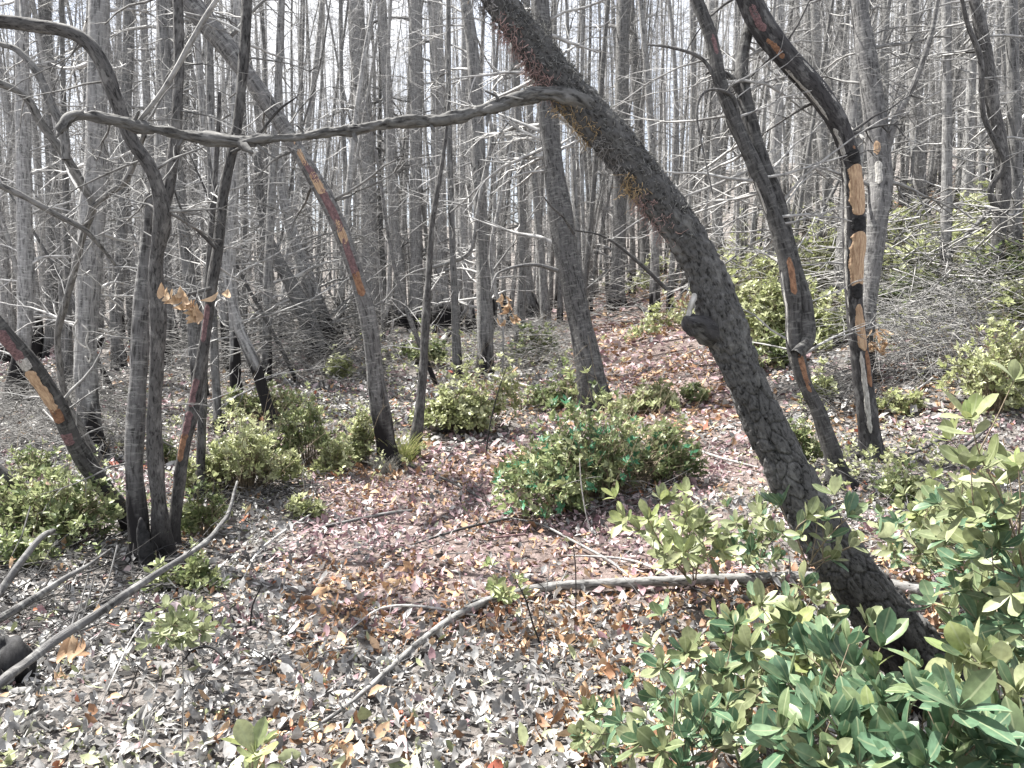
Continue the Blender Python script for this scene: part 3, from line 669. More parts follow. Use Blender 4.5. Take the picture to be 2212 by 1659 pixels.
near_tree('dead_tree', 'slim straight dead stem rising from the shrubs just right of the left clump', b, [([(432, 1080, 20), (434, 980, 19), (437, 880, 18), (441, 780, 16), (446, 660, 15), (452, 560, 14), (462, 420, 12), (470, 300, 10), (474, 200, 8)], (y, y+.2))], M_near, ntw=10, seed=14, sides=12, tw=dict(L=(.3, .8), lo=.2))
# charred hollow at the clump's foot
mb = MB(); y = G(310, 1215).y-.07
tube(mb, crom([np.array(P(*q, y)) for q in ((318, 1232), (316, 1200), (312, 1170), (306, 1140), (304, 1118))], 4), np.interp(np.linspace(0, 1, 17), [0, .3, .7, 1], [.05, .045, .03, .004]), 12, lambda q: (vnoise(q*40, 3)-.5)*.02)
o = tag(obj('burnt_snag', mb.mesh('burnt_snag', M_char)), 'pointed black burnt snag against the foot of the left clump', 'snag')

# --- trees left of the clump
b = G(207, 992); y = b.y
rt, ax = near_tree('dead_tree', 'broad grey trunk burnt black below, with pale peeled loops on the charcoal', b,
  [([(207, 992, 50), (192, 900, 48), (185, 800, 50), (187, 700, 48), (196, 540, 48), (205, 350, 46), (211, 180, 42), (214, 0, 40), (217, -180, 34)], (y, y+.4))], M_far, ntw=22, tw=dict(L=(.5, 1.4), lo=.25), seed=15, sides=24)
for k, pts in enumerate([[(168, 690), (158, 712), (172, 742), (188, 752)], [(176, 700), (190, 716), (186, 740), (196, 765), (192, 782), (184, 770)]]):
    mb = MB(); tube(mb, crom([np.array(P(*q, y-.15)) for q in pts], 6), .009, 7, lambda q: (vnoise(q*60, 3)-.5)*.006); local(mb, b); obj('peeled_bark', mb.mesh('peeled_bark', M_pale), rt)
b = G(290, 1150); y = b.y
rt, ax = near_tree('dead_tree', 'trunk slanting down from the left edge into the left clump, torn orange wood on it', b,
  [([(288, 1145, 36), (258, 1095, 36), (215, 1041, 36), (179, 987, 37), (150, 934, 37), (125, 880, 38), (90, 826, 38), (54, 773, 36), (5, 715, 36), (-60, 640, 34), (-150, 540, 30)], (y, y-.9))], M_mid, ntw=5, tw=dict(L=(.3, .8)), seed=16, sides=22, amp=.08)
for a, c, m in [(880, 790, M_wood), (790, 768, M_pale), (905, 872, M_scar), (950, 930, M_scar2), (770, 705, M_scar2)]:
    strip(*ax[0], at_py(ax[0], a), at_py(ax[0], c)+1, 0, 1.0, .006, m, 'torn_wood', b, rt, seed=a)
b = G(105, 1140); y = b.y
near_tree('dead_tree', 'short dark log propped at the left edge above the low shrubs', b, [([(105, 1142, 34), (64, 1095, 32), (36, 1050, 30), (-5, 1015, 28), (-60, 970, 26)], (y, y-.1))], M_near, cat='log', ntw=0, seed=17, sides=16)
b = G(58, 870); y = b.y
near_tree('dead_tree', 'black charred trunk at the left edge standing behind the slanting trunk', b, [([(30, 905, 46), (38, 820, 40), (52, 720, 32), (56, 620, 30), (52, 500, 30), (50, 300, 28), (46, 0, 26), (44, -150, 22)], (y, y))], M_far, ntw=18, tw=dict(L=(.5, 1.3)), seed=18, sides=14)
b = G(232, 1010); y = b.y
near_tree('forked_tree', 'sinuous slim tree forking in a wide V in front of the broad burnt trunk', b,
  [([(232, 1010, 13), (205, 975, 14), (172, 916, 14), (143, 862, 14), (129, 790, 14), (125, 719, 14), (143, 647, 14), (163, 575, 15), (180, 505, 15), (200, 447, 16), (179, 401, 16), (143, 340, 17), (90, 268, 17), (54, 208, 17), (-5, 178, 16), (-90, 150, 12)], (y, y-1.6)),
   ([(198, 450, 13), (232, 420, 12), (268, 394, 13), (290, 350, 11), (303, 312, 11), (312, 290, 10)], (y-1.0, y-1.3)),
   ([(143, 345, 18), (136, 280, 18), (110, 225, 18), (82, 160, 16), (40, 110, 13), (0, 95, 10)], (y-1.3, y-1.3)),
   ([(0, 400, 14), (61, 430, 13), (125, 465, 12), (179, 494, 11), (215, 530, 9), (250, 573, 6)], (y-1.7, y-1.1))], M_limb, ntw=11, tw=dict(L=(.25, .8), lo=.3), seed=19, sides=12)
b = G(150, 560); 
# --- other traced trunks of the middle distance
MIDS = [
 ('dark upright trunk between two shrubs behind the left clump', [(472, 930, 20), (468, 860, 18), (462, 740, 18), (458, 560, 17), (455, 300, 16), (452, 0, 14), (450, -160, 12)], 20),
 ('dark straight trunk with a burnt lower half, behind the leaves of the yellow shrub', [(510, 868, 24), (508, 780, 22), (505, 683, 20), (500, 540, 19), (508, 350, 18), (512, 0, 16), (512, -200, 12)], 21),
 ('dead tree slanting right down into the top of the yellow-green shrub', [(592, 930, 26), (573, 862, 26), (551, 790, 25), (515, 705, 23), (494, 612, 20), (482, 520, 18), (470, 400, 16), (455, 250, 14)], 22),
 ('narrow upright trunk behind the yellow-green shrub, in front of the slanting pair', [(572, 832, 24), (576, 740, 22), (580, 576, 20), (588, 400, 18), (600, 200, 16), (608, 0, 14), (612, -160, 11)], 23),
 ('left one of two parallel trunks slanting down to the right', [(690, 772, 38), (662, 683, 36), (632, 620, 33), (608, 576, 30), (580, 520, 26), (562, 430, 20), (556, 330, 16)], 24),
 ('right one of two parallel trunks slanting down to the right', [(722, 760, 40), (705, 710, 37), (684, 650, 34), (662, 594, 30), (640, 530, 26), (615, 440, 22), (600, 340, 18)], 25),
 ('thick far trunk, first upright one right of the scarred tree', [(802, 690, 38), (800, 594, 36), (796, 430, 36), (790, 286, 35), (776, 150, 34), (767, 0, 33), (762, -170, 28)], 26),
 ('slim far trunk curving gently, second right of the scarred tree', [(866, 690, 24), (863, 594, 23), (852, 470, 22), (845, 358, 22), (838, 210, 21), (828, 72, 20), (820, -100, 17)], 27),
 ('straight fissured far trunk, just left of the thin charred pole top', [(900, 700, 27), (899, 560, 26), (898, 400, 26), (899, 200, 26), (897, 0, 26), (896, -180, 22)], 28),
 ('straight far trunk right behind the thin charred pole', [(960, 690, 28), (950, 560, 29), (946, 400, 29), (945, 200, 28), (940, 0, 28), (938, -180, 24)], 29),
 ('grey trunk rising behind the bright shrub left of centre', [(1048, 815, 34), (1048, 700, 32), (1044, 590, 30), (1036, 420, 28), (1030, 260, 27), (1020, 100, 26), (1005, 0, 24), (990, -160, 20)], 31),
 ('dark stout trunk at the top of the path among small shrubs', [(1334, 668, 36), (1334, 600, 32), (1338, 500, 30), (1342, 300, 28), (1346, 0, 26), (1346, -150, 22)], 32),
 ('dark trunk up the slope between the wounded trunk and the slim pole', [(1990, 470, 28), (1986, 400, 27), (1982, 300, 26), (1976, 143, 25), (1972, 0, 24), (1970, -160, 20)], 33),
 ('narrow leaning trunk right of the dark path trunk, above the small shrubs', [(1395, 600, 20), (1392, 480, 19), (1385, 350, 18), (1372, 150, 17), (1362, 0, 16), (1356, -140, 13)], 34),
 ('trunk in line behind the fork of the two-stemmed tree', [(1552, 560, 22), (1548, 450, 21), (1546, 300, 21), (1540, 100, 20), (1536, -100, 17)], 35),
 ('grey trunk just left of the straight furrowed trunk, leaning with it', [(1150, 670, 20), (1136, 560, 20), (1128, 420, 19), (1118, 250, 18), (1108, 60, 17), (1100, -120, 14)], 36),
 ('tall trunk at the left end, behind the sinuous tree', [(112, 770, 24), (112, 650, 24), (116, 480, 24), (108, 280, 25), (98, 60, 24), (92, -120, 20)], 37),
 ('pale trunk between the left clump and the broad burnt trunk', [(258, 800, 24), (250, 680, 24), (262, 520, 24), (268, 330, 24), (276, 100, 22), (282, -120, 19)], 38),
 ('thick pale trunk behind the top of the left clump', [(352, 800, 32), (350, 640, 33), (352, 450, 34), (355, 250, 34), (357, 60, 34), (358, -140, 28)], 39),
 ('grey trunk behind the split tree near the top of the picture', [(1800, 560, 20), (1790, 430, 20), (1776, 280, 20), (1765, 120, 20), (1760, -60, 17)], 40),
 ('straight trunk at the right edge above the yellow-green bush', [(2190, 560, 26), (2194, 400, 25), (2190, 200, 24), (2184, 0, 22), (2180, -150, 18)], 42),
]
for lab, pts, sd_ in MIDS:
    g = G(pts[0][0], pts[0][1]); y = min(g.y, 26.)
    bb = Vector(P(pts[0][0], pts[0][1], y)); 
    bb = g if y == g.y else Vector((bb.x, y, hz(bb.x, y)))
    n_ = 26 if y > 9 else 16
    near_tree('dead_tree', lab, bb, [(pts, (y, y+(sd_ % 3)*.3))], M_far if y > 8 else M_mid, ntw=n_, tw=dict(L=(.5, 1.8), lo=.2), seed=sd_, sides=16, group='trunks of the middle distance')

# ------------------------------------------------------------------ background forest
def proto(seed, Ht, r0, nb, low, bent=0., wob=.1):
    R = np.random.RandomState(seed); mb = MB(); n = 22
    h = np.linspace(-.4, Ht, n); w1, w2 = R.uniform(0, 6.28, 2)
    x = bent*np.sin(h/Ht*2.2)*h/4 + wob*np.sin(h*.5+w1); yv = wob*np.cos(h*.43+w2)
    x -= x[1]; yv -= yv[1]
    pp = np.stack([x, yv, h], 1); r0 *= .84; rr = r0*(1-.82*np.clip(h/Ht, 0, 1)**.9)*R.uniform(.93, 1.07, n); rr[:2] *= 1.35
    tube(mb, pp, rr, 12, lambda q: (vnoise(q*np.array([18, 18, 3.]), seed)-.5)*r0*.22, 0.0)
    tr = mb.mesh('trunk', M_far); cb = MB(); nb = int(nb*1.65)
    for i in range(nb):
        t = R.uniform(0, 1)**.9; hh = low+(Ht-low)*t; k = hh/Ht
        p = Vector((np.interp(hh, h, x), np.interp(hh, h, yv), hh)); a = R.uniform(0, 6.283)
        d = Vector((math.cos(a), math.sin(a), R.uniform(-.7, 1.3)))
        L = R.uniform(.5, 2.0)*(1.05-.6*k)*(.6+.4*min(1, hh/4))
        grow(cb, p, d, L, R.uniform(.004, .011)*(1.15-.6*k), 1, R, R.uniform(-.10, .16), .3, 6, 6, 3)
    return tr, cb.mesh('crown', M_fine)
PR = [(proto(101, 19, .11, 130, 1.2), 'straight grey', 'dead tree'), (proto(102, 21, .14, 140, 1.5, .2), 'thick grey', 'dead tree'), (proto(103, 17, .075, 110, 1.0, -.3), 'slim pale', 'dead tree'),
      (proto(104, 18, .09, 120, .9, .5), 'slightly bowed', 'dead tree'), (proto(105, 20, .12, 140, 1.6, -.1), 'fissured grey', 'dead tree'), (proto(106, 14, .05, 90, .7, .6, .16), 'thin crooked', 'dead tree'),
      (proto(107, 22, .16, 130, 2.0), 'stout grey', 'dead tree'), (proto(108, 16, .06, 100, .8, -.7, .12), 'thin leaning', 'dead tree')]
MARKS = [(-200, 'the left edge'), (190, 'broad burnt trunk'), (335, 'left clump'), (780, 'scarred tree'), (922, 'charred pole'), (1226, 'furrowed trunk'), (1527, 'leaning trunk'), (1690, 'forked tree'), (1845, 'split tree'), (2044, 'slim pole'), (2500, 'the right edge')]
def ordn(n):
    w = ['first', 'second', 'third', 'fourth', 'fifth', 'sixth', 'seventh', 'eighth', 'ninth', 'tenth', 'eleventh', 'twelfth', 'thirteenth', 'fourteenth', 'fifteenth']
    return w[n-1] if n <= len(w) else '%dth' % n
def forest():
    R = np.random.RandomState(77); spots = []
    taken = [(math.atan2(o.location.x, o.location.y), o.location.y) for o in C.objects if o.get('category') == 'dead tree']
    tries = 0
    while len(spots) < 299 and tries < 30000:
        tries += 1
        Y = math.sqrt(R.uniform(9.0**2, 36**2)); X = R.uniform(-.80, .80)*Y
        if X/Y > -.42 and Y < 11.5: continue
        if X/Y > .12 and X/Y < .30 and Y < 17: continue      # path
        if X/Y > .30 and Y < 12.5 and R.uniform() < .6: continue
        if any(abs(X-a)**2+(Y-b)**2 < (.45+.012*Y)**2 for a, b, *_ in spots): continue
        if any(abs(math.atan2(X, Y)-a) < .012 and Y < b+1 for a, b in taken): continue
        k = R.choice(len(PR), p=[.12, .08, .18, .13, .1, .17, .06, .16]); spots.append((X, Y, k, R.uniform(.82, 1.15), R.uniform(0, 6.283), R.normal(0, .05), R.normal(0, .045)))
    spots.sort(key=lambda s: s[0]/s[1])
    cnt = {}
    first = {}
    for X, Y, k, sc, rz, lx, ly in spots:
        (tr, cr), adj, cat = PR[k]; z = hz(X, Y); px, py = proj(X, Y, z)
        gi = max(i for i, (m, _) in enumerate(MARKS) if m <= px or i == 0); gi = min(gi, len(MARKS)-2)
        a, b_ = MARKS[gi][1], MARKS[gi+1][1]
        if gi == 0: place = 'left of the broad burnt trunk'
        elif gi == len(MARKS)-2: place = 'right of the slim pole'
        else: place = 'between %s and %s' % (a, b_)
        place = place.replace('the broad burnt trunk', 'broad burnt trunk')
        dist = 'nearer' if Y < 17 else ('middle-row' if Y < 26 else 'distant')
        key = (dist, adj, gi); cnt[key] = cnt.get(key, 0)+1
        lab = '%s %s trunk %s, %s from left' % (dist, adj, place, ordn(cnt[key])); grp = 'dead trees standing behind the clearing'
        if k not in first:
            e = thing('background_tree', lab, cat, (X, Y, z), grp); ps = [obj('trunk', tr, e), obj('crown', cr, e, kind='stuff')]; first[k] = (e, ps)
        else:
            e0, ps = first[k]; e = e0.copy(); C.objects.link(e); e['label'] = lab; e['group'] = grp
            for q in ps: c = q.copy(); C.objects.link(c); c.parent = e
        e.location = (X, Y, z); e.rotation_euler = (lx, ly, rz); e.scale = (sc, sc, sc)
forest()

def poles():
    R = np.random.RandomState(123); made = []
    for i in range(34):
        Y = R.uniform(10, 24); t = R.uniform(-.72, .70)
        if -.08 < t < .34: continue
        X = t*Y; z = hz(X, Y); a = R.choice([-1, 1]); lean_ = math.radians(R.uniform(12, 48)); L = R.uniform(3.5, 9)
        d = np.array([a*math.sin(lean_), R.uniform(-.15, .3), math.cos(lean_)]); d /= np.linalg.norm(d); n = 14; s_ = np.linspace(-.2, L, n)
        p = d[None]*s_[:, None]; bend = R.uniform(-.12, .12); p[:, 0] += bend*(s_/L)**2*L; p[:, 2] += .08*np.sin(s_*1.1+i); p[:, 0] += .05*np.sin(s_*1.7+i*2)
        made.append((X, Y, z, p, R.uniform(.022, .05), L, a))
    made.sort(key=lambda m: m[0]/m[1]); cnt = {}
    for X, Y, z, p, r0, L, a in made:
        px, py = proj(X, Y, z); gi = min(max([i for i, (m, _) in enumerate(MARKS) if m <= px] or [0]), len(MARKS)-2)
        place = 'left of broad burnt trunk' if gi == 0 else ('right of the slim pole' if gi == len(MARKS)-2 else 'between %s and %s' % (MARKS[gi][1], MARKS[gi+1][1]))
        key = (gi, a); cnt[key] = cnt.get(key, 0)+1
        e = thing('leaning_pole', 'thin pole slanting %s %s, %s from left' % ('right' if a > 0 else 'left', place, ordn(cnt[key])), 'dead tree', (X, Y, z), 'slanting poles among the trees')
        mb = MB(); n = len(p); rr = r0*np.linspace(1, .3, n); tube(mb, p, rr, 8, lambda q: (vnoise(q*30, 3)-.5)*r0*.3, 0.0); obj('trunk', mb.mesh('trunk', M_mid), e)
        c = MB(); crown_on(c, p, rr, R, 14, (.3, 1.3), .15, lvl=1, sub=4, rs_=.5, rmin=.003); obj('crown', c.mesh('crown', M_fine), e)
poles()

def far_woods():
    R = np.random.RandomState(5); mb = MB(); N = 900
    # three cheap trees as arrays, tiled
    kinds = []
    for s in range(6):
        t = MB(); Q = np.random.RandomState(300+s); Ht = Q.uniform(16, 23); h = np.linspace(-.5, Ht, 7)
        pp = np.stack([Q.uniform(-.12, .12, 7), Q.uniform(-.12, .12, 7), h], 1); r0 = Q.uniform(.07, .14)
        tube(t, pp, r0*(1-.8*np.clip(h/Ht, 0, 1)), 5, None, 0.0, cap=False)
        for i in range(50):
            hh = Q.uniform(2, Ht*.97); a = Q.uniform(0, 6.28); L = Q.uniform(.5, 1.9); d = Vector((math.cos(a), math.sin(a), Q.uniform(-.4, .5)))
            p0 = Vector((0, 0, hh)); p1 = p0+d*L*.5+rv(Q)*.1; p2 = p1+d*L*.5+rv(Q)*.25
            twig(t, [p0, p2], .012, .004, 3)
        kinds.append((np.concatenate(t.v), np.concatenate([f for f in t.f]), np.concatenate(t.bk), np.concatenate(t.h)))
    for i in range(N):
        Y = math.sqrt(R.uniform(38**2, 85**2)); X = R.uniform(-.8, .8)*Y; v, f, bk, h = kinds[R.randint(0, 6)]
        a = R.uniform(0, 6.28); c, s = math.cos(a), math.sin(a); sc = R.uniform(.85, 1.2)
        q = v@np.array([[c, s, 0], [-s, c, 0], [0, 0, 1]])*sc + np.array([X, Y, hz(X, Y)]); q[:, 0] += (v[:, 2])*R.normal(0, .02)
        mb.add(q, f, bk+R.uniform(0, 30), h)
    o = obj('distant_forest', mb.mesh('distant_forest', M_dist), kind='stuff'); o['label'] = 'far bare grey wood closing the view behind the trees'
far_woods()

# ------------------------------------------------------------------ shrubs
M_fol = leafmat('shrub_leaf', trans=.38, rough=.42, veins=False, spec=.4)
M_stem = plain('shrub_stem', (.10, .08, .06), (.24, .20, .14), 40, .8, .001)
TP2 = [leaf_tpl(2, .25, .5, .3, .4), leaf_tpl(2, .22, -.4, .3, .3), leaf_tpl(2, .27, .9, .2, .4)]
TP3 = [diamond(.30, .4, .1), diamond(.26, .3, -.15), diamond(.33, .2, .2)]
TP = [leaf_tpl(3, .25, .5, .3, .4), leaf_tpl(3, .22, -.4, .3, .3), leaf_tpl(3, .27, .9, .2, .4)]
YG = np.array([[.32, .35, .17], [.39, .42, .22], [.25, .28, .13], [.45, .47, .29], [.30, .32, .19]])
DGE = None
DG = np.array([[.14, .18, .08], [.20, .24, .11], [.26, .295, .15], [.11, .145, .065], [.31, .34, .19], [.24, .265, .13]])
DGE = np.vstack([DG, DG, [[.07, .21, .115], [.09, .25, .14]]])
def whorl_dirs(R, axis, n, spread):
    a = axis.orthogonal().normalized(); b = axis.cross(a); o = R.uniform(0, 6.28); out = []
    for i in range(n):
        an = o+i*2.4; s = spread*R.uniform(.7, 1.2); out.append(((a*math.cos(an)+b*math.sin(an))*math.sin(s)+axis*math.cos(s)).normalized())
    return out
def basis(d, up):
    y = d.normalized(); x = y.cross(up)
    if x.length < .05: x = y.orthogonal()
    x.normalize(); z = x.cross(y); return np.array([[x.x, y.x, z.x], [x.y, y.y, z.y], [x.z, y.z, z.z]])
def shrub(name, label, cx, cy, rx, ry, nwh, ln, pal, seed, group='shrubs on the forest floor', solo=0, base=None, dead=0, low=.05):
    """cx, cy, rx, ry in picture units: centre and half size of the bush"""
    R = np.random.RandomState(seed); b = base or G(cx, cy+ry*.8); Y = b.y; w = rx*Y/F; hgt = max(.15, 2*ry*Y/F*.98)
    root = thing(name, label, 'shrub', b, group); st = MB(); pos = []; Rm = []; sc = []; col = []
    lob = [(R.uniform(-.8, .8), R.uniform(-.6, .6), R.uniform(.4, 1.1), R.uniform(.22, .55)) for _ in range(7)]; lob[0] = (R.uniform(-.2, .2), 0, 1.0, .5)
    for i in range(nwh):
        l = lob[R.randint(0, 7)]; v = rv(R); rad = R.uniform(.35, 1)**.5
        rad = R.uniform(.15, 1)**.4; x = (l[0]+v.x*l[3]*rad*1.15)*w; yy = (l[1]*.8+v.y*l[3]*rad)*w
        sho = 1.0 if R.uniform() > .14 else R.uniform(1.15, 1.5)
        z = sho*hgt*max(low, l[2]*(1-.35*l[0]**2)*(.25+.75*abs(v.z)*rad))
        gp = hz(b.x+x, b.y+yy)-b.z
        p = Vector((x, yy, gp+max(.03, z))); s0 = Vector((x*.25, yy*.25, gp*.3-.03)); mid = s0.lerp(p, .55)+Vector((0, 0, .12*hgt))+rv(R)*.03
        if i % 3 == 0: twig(st, [s0, mid, p], .0035, .0015, 3)
        else: twig(st, [mid.lerp(p, .3)+rv(R)*.03, p], .002, .001, 3)
        ax_ = (p-mid).normalized()+Vector((0, 0, .7))+rv(R)*.5; ax_.normalize(); c = pal[R.randint(0, len(pal))]*R.uniform(.75, 1.2)
        m = R.randint(6, 10)
        for j, d in enumerate(whorl_dirs(R, ax_, m, 1.15)):
            pos.append(p-ax_*R.uniform(0, ln*.9)); Rm.append(basis(d, ax_+rv(R)*.4)); sc.append(ln*R.uniform(.5, 1.25)); col.append(c*R.uniform(.85, 1.15))
    for i in range(max(3, nwh//45)):
        a = R.uniform(0, 6.28); d = Vector((math.cos(a)*R.uniform(.2, 1.1), math.sin(a)*.6, 1)).normalized(); grow(st, Vector((R.uniform(-.5, .5)*w, R.uniform(-.3, .3)*w, 0)), d, hgt*R.uniform(.9, 1.5), .003*max(1, Y/8), 1, R, .02, .2, 5, 3, 3)
    pos = np.array([tuple(q) for q in pos]); Rm = np.array(Rm); sc = np.array(sc); col = np.array(col)
    w_ = R.randint(0, 3, len(pos))
    if solo:
        order = np.argsort((pos[:, 1]-.6*pos[:, 2]))[:solo]; w_[order] = -1; fam = {}
        for i in order:
            k = (i % 3, tuple(np.round(col[i]*16)/16))
            if k not in fam:
                m2 = MB(); t = TP[k[0]]; m2.add(t[0], t[1], t[2], None, np.maximum(col[i], .02)); fam[k] = m2.mesh('leaf', M_fol, attrs=('bk', 'col'))
            o = obj('leaf', fam[k], root); A = Rm[i]
            o.matrix_local = Matrix.Translation(Vector(pos[i])) @ Matrix([[*A[0], 0], [*A[1], 0], [*A[2], 0], [0, 0, 0, 1]]) @ Matrix.Scale(sc[i], 4)
    mb = MB()
    for k in range(3):
        q = w_ == k
        if q.any(): scatter(mb, (TP if Y < 5.5 else (TP2 if Y < 8 else TP3))[k], pos[q], Rm[q], sc[q], col[q])
    obj('foliage', mb.mesh('foliage', M_fol, attrs=('bk', 'col')), root, kind='stuff'); obj('stem', st.mesh('stem', M_stem), root)
    return root
SH = [
 ('big round dark-green shrub in the middle, wrapping the furrowed trunk foot', 1300, 972, 218, 124, 1150, .060, DGE, 1, 120),
 ('bright leafy shrub left of the big round shrub, below the grey trunk', 1025, 868, 112, 72, 520, .062, YG, 2, 60),
 ('yellow-green shrub right of the left clump, brightest of all', 528, 985, 112, 92, 560, .055, YG, 3, 60),
 ('grey-green shrub joining the right side of the brightest yellow shrub', 662, 940, 72, 72, 300, .055, DG, 4, 0),
 ('small yellow-green shrub left of the charred foot with grass', 785, 945, 48, 62, 190, .05, YG, 5, 0),
 ('wide low shrub at the left edge below the propped log', 120, 1095, 150, 82, 480, .05, DG, 6, 60),
 ('tiny green shrub alone on the litter, left of the path', 655, 1092, 34, 30, 70, .05, YG, 7, 0),
 ('low green shrub at the right foot of the left clump', 440, 1105, 52, 60, 150, .05, DG, 8, 0),
 ('round shrub beside the path under the leaning trunk stub', 1432, 690, 62, 34, 170, .08, YG, 9, 0),
 ('shrub behind the dark path trunk, touching the leaning trunk', 1405, 598, 58, 36, 150, .10, YG, 10, 0),
 ('bright shrub left of the dark stout path trunk', 1290, 612, 34, 28, 80, .10, YG, 12, 0),
 ('tall pale-green shrub right behind the leaning trunk', 1610, 560, 84, 70, 400, .10, YG, 13, 0),
 ('wide shrub below the tall pale one, behind the leaning trunk', 1640, 680, 100, 78, 560, .075, YG, 14, 0),
 ('yellow-green shrub between forked tree and split tree', 1775, 600, 66, 90, 380, .09, YG, 15, 0),
 ('shrub on the slope right of the split tree, highest up', 1940, 500, 80, 50, 280, .11, YG, 16, 0),
 ('grey-green shrub in the brush right of the split tree', 1950, 640, 84, 54, 340, .08, DG, 17, 0),
 ('big yellow-green bush at the right edge above the litter', 2145, 800, 88, 95, 480, .06, YG, 18, 60),
 ('tall light shrub by the crooked tree high on the right', 2120, 470, 75, 62, 220, .10, YG, 19, 0),
 ('light shrub between the slim pole and the right edge', 2120, 590, 92, 50, 300, .09, DG, 20, 0),
 ('shrub filling the gap behind the big round shrub, left half', 1205, 850, 62, 36, 150, .07, DG, 21, 0),
 ('shrub right of the furrowed trunk foot, behind the big round shrub', 1395, 865, 78, 34, 200, .07, YG, 22, 0),
 ('narrow tall shrub behind the thin charred pole', 905, 745, 50, 46, 170, .08, DG, 23, 0),
 ('small shrub between grey trunk and furrowed trunk', 1150, 745, 48, 44, 150, .08, DG, 24, 0),
 ('small shrub at the feet of the two slanting trunks', 740, 790, 42, 30, 90, .08, YG, 25, 0),
 ('sprig of green leaves hanging below the big round shrub', 1232, 1078, 34, 30, 60, .055, YG, 26, 30),
 ('shrub behind the brightest yellow shrub, around the slanting tree foot', 580, 870, 82, 40, 230, .06, DG, 27, 0),
 ('low shrub right of the forked tree foot', 1945, 1050, 52, 40, 110, .05, DG, 28, 0),
 ('low shrub between the leaning trunk and the forked tree', 1735, 960, 46, 56, 150, .055, DG, 29, 0),
 ('low bright shrub right of the split tree foot', 1935, 870, 44, 28, 90, .06, YG, 30, 0),
 ('shrub between forked tree and split tree, at knee height', 1775, 830, 44, 40, 110, .06, YG, 31, 0),
 ('pale shrub far up the slope behind the split tree', 1715, 470, 50, 36, 120, .12, YG, 32, 0),
 ('dark low shrub at the foot of the left clump', 400, 1235, 70, 34, 110, .05, DG, 33, 0),
 ('low grey-green shrub under the left edge log', 40, 1190, 60, 40, 120, .05, DG, 34, 0),
 ('small shrub left of the left clump on the litter', 360, 975, 24, 34, 60, .055, DG, 35, 0),
]
SH += [
 ('broad light shrub on the slope between leaning trunk and forked tree', 1600, 640, 90, 74, 460, .09, YG, 41, 0),
 ('light shrub right beside the split tree, under its bare wood', 1790, 690, 74, 56, 340, .08, YG, 42, 0),
 ('hummock of green between the wounded trunk and slim pole', 1985, 560, 90, 50, 360, .10, YG, 43, 0),
 ('low green patch under the crooked tree', 2095, 530, 70, 34, 180, .10, YG, 44, 0),
 ('green patch at the right edge above the yellow-green bush', 2190, 660, 40, 50, 150, .08, YG, 45, 0),
 ('leafy mound at the right end of the big round shrub', 1450, 990, 72, 62, 260, .058, DG, 46, 30),
 ('low shrub right of the leaning trunk, behind the burl', 1660, 760, 56, 40, 160, .08, DG, 47, 0),
 ('yellow-green shrub in front of the scarred tree foot, left', 720, 985, 46, 40, 130, .052, YG, 48, 0),
 ('wispy shrub at the very left behind the slanting trunk', 60, 1010, 56, 40, 120, .05, DG, 49, 0),
 ('green sprigs under the far bank right of the path', 1500, 850, 36, 24, 70, .06, DG, 50, 0),
]
for lab, cx, cy, rx, ry, nw, ln, pal, sd_, solo in SH:
    rx *= 1.16; ry *= 1.12; nw = int(nw*1.12); ln *= 1.02
    shrub('shrub', lab, cx, cy, rx, ry, nw, ln, pal, sd_, solo=solo)

# ------------------------------------------------------------------ foreground saplings with large leaves
def ramp_rnd(cols):
    n = len(cols); return [(i/n, c) for i, c in enumerate(cols)]
M_teal = leafmat('leaf_blue_green', .28, .38, ramp_rnd([(.055, .105, .06), (.08, .145, .085), (.12, .20, .13), (.065, .115, .06), (.16, .24, .15), (.12, .16, .08)]), True)
M_olive = leafmat('leaf_olive', .30, .42, ramp_rnd([(.13, .15, .075), (.18, .205, .10), (.11, .14, .07), (.24, .265, .15), (.16, .185, .09), (.28, .305, .18)]), True)
M_lime = leafmat('leaf_lime', .34, .42, ramp_rnd([(.21, .25, .10), (.27, .30, .13), (.18, .23, .10), (.32, .34, .19)]), True)
BIG = {}
for mname, m in (('teal', M_teal), ('olive', M_olive), ('lime', M_lime)):
    BIG[mname] = []
    for k, a in enumerate([(7, .235, .55, .22, .42, .15), (7, .21, .25, .32, .35, -.2), (7, .25, .9, .15, .45, .1), (7, .2, -.35, .25, .35, .25)]):
        t = leaf_tpl(*a); q = MB(); q.add(*t); BIG[mname].append(q.mesh('leaf', m, attrs=('bk',)))
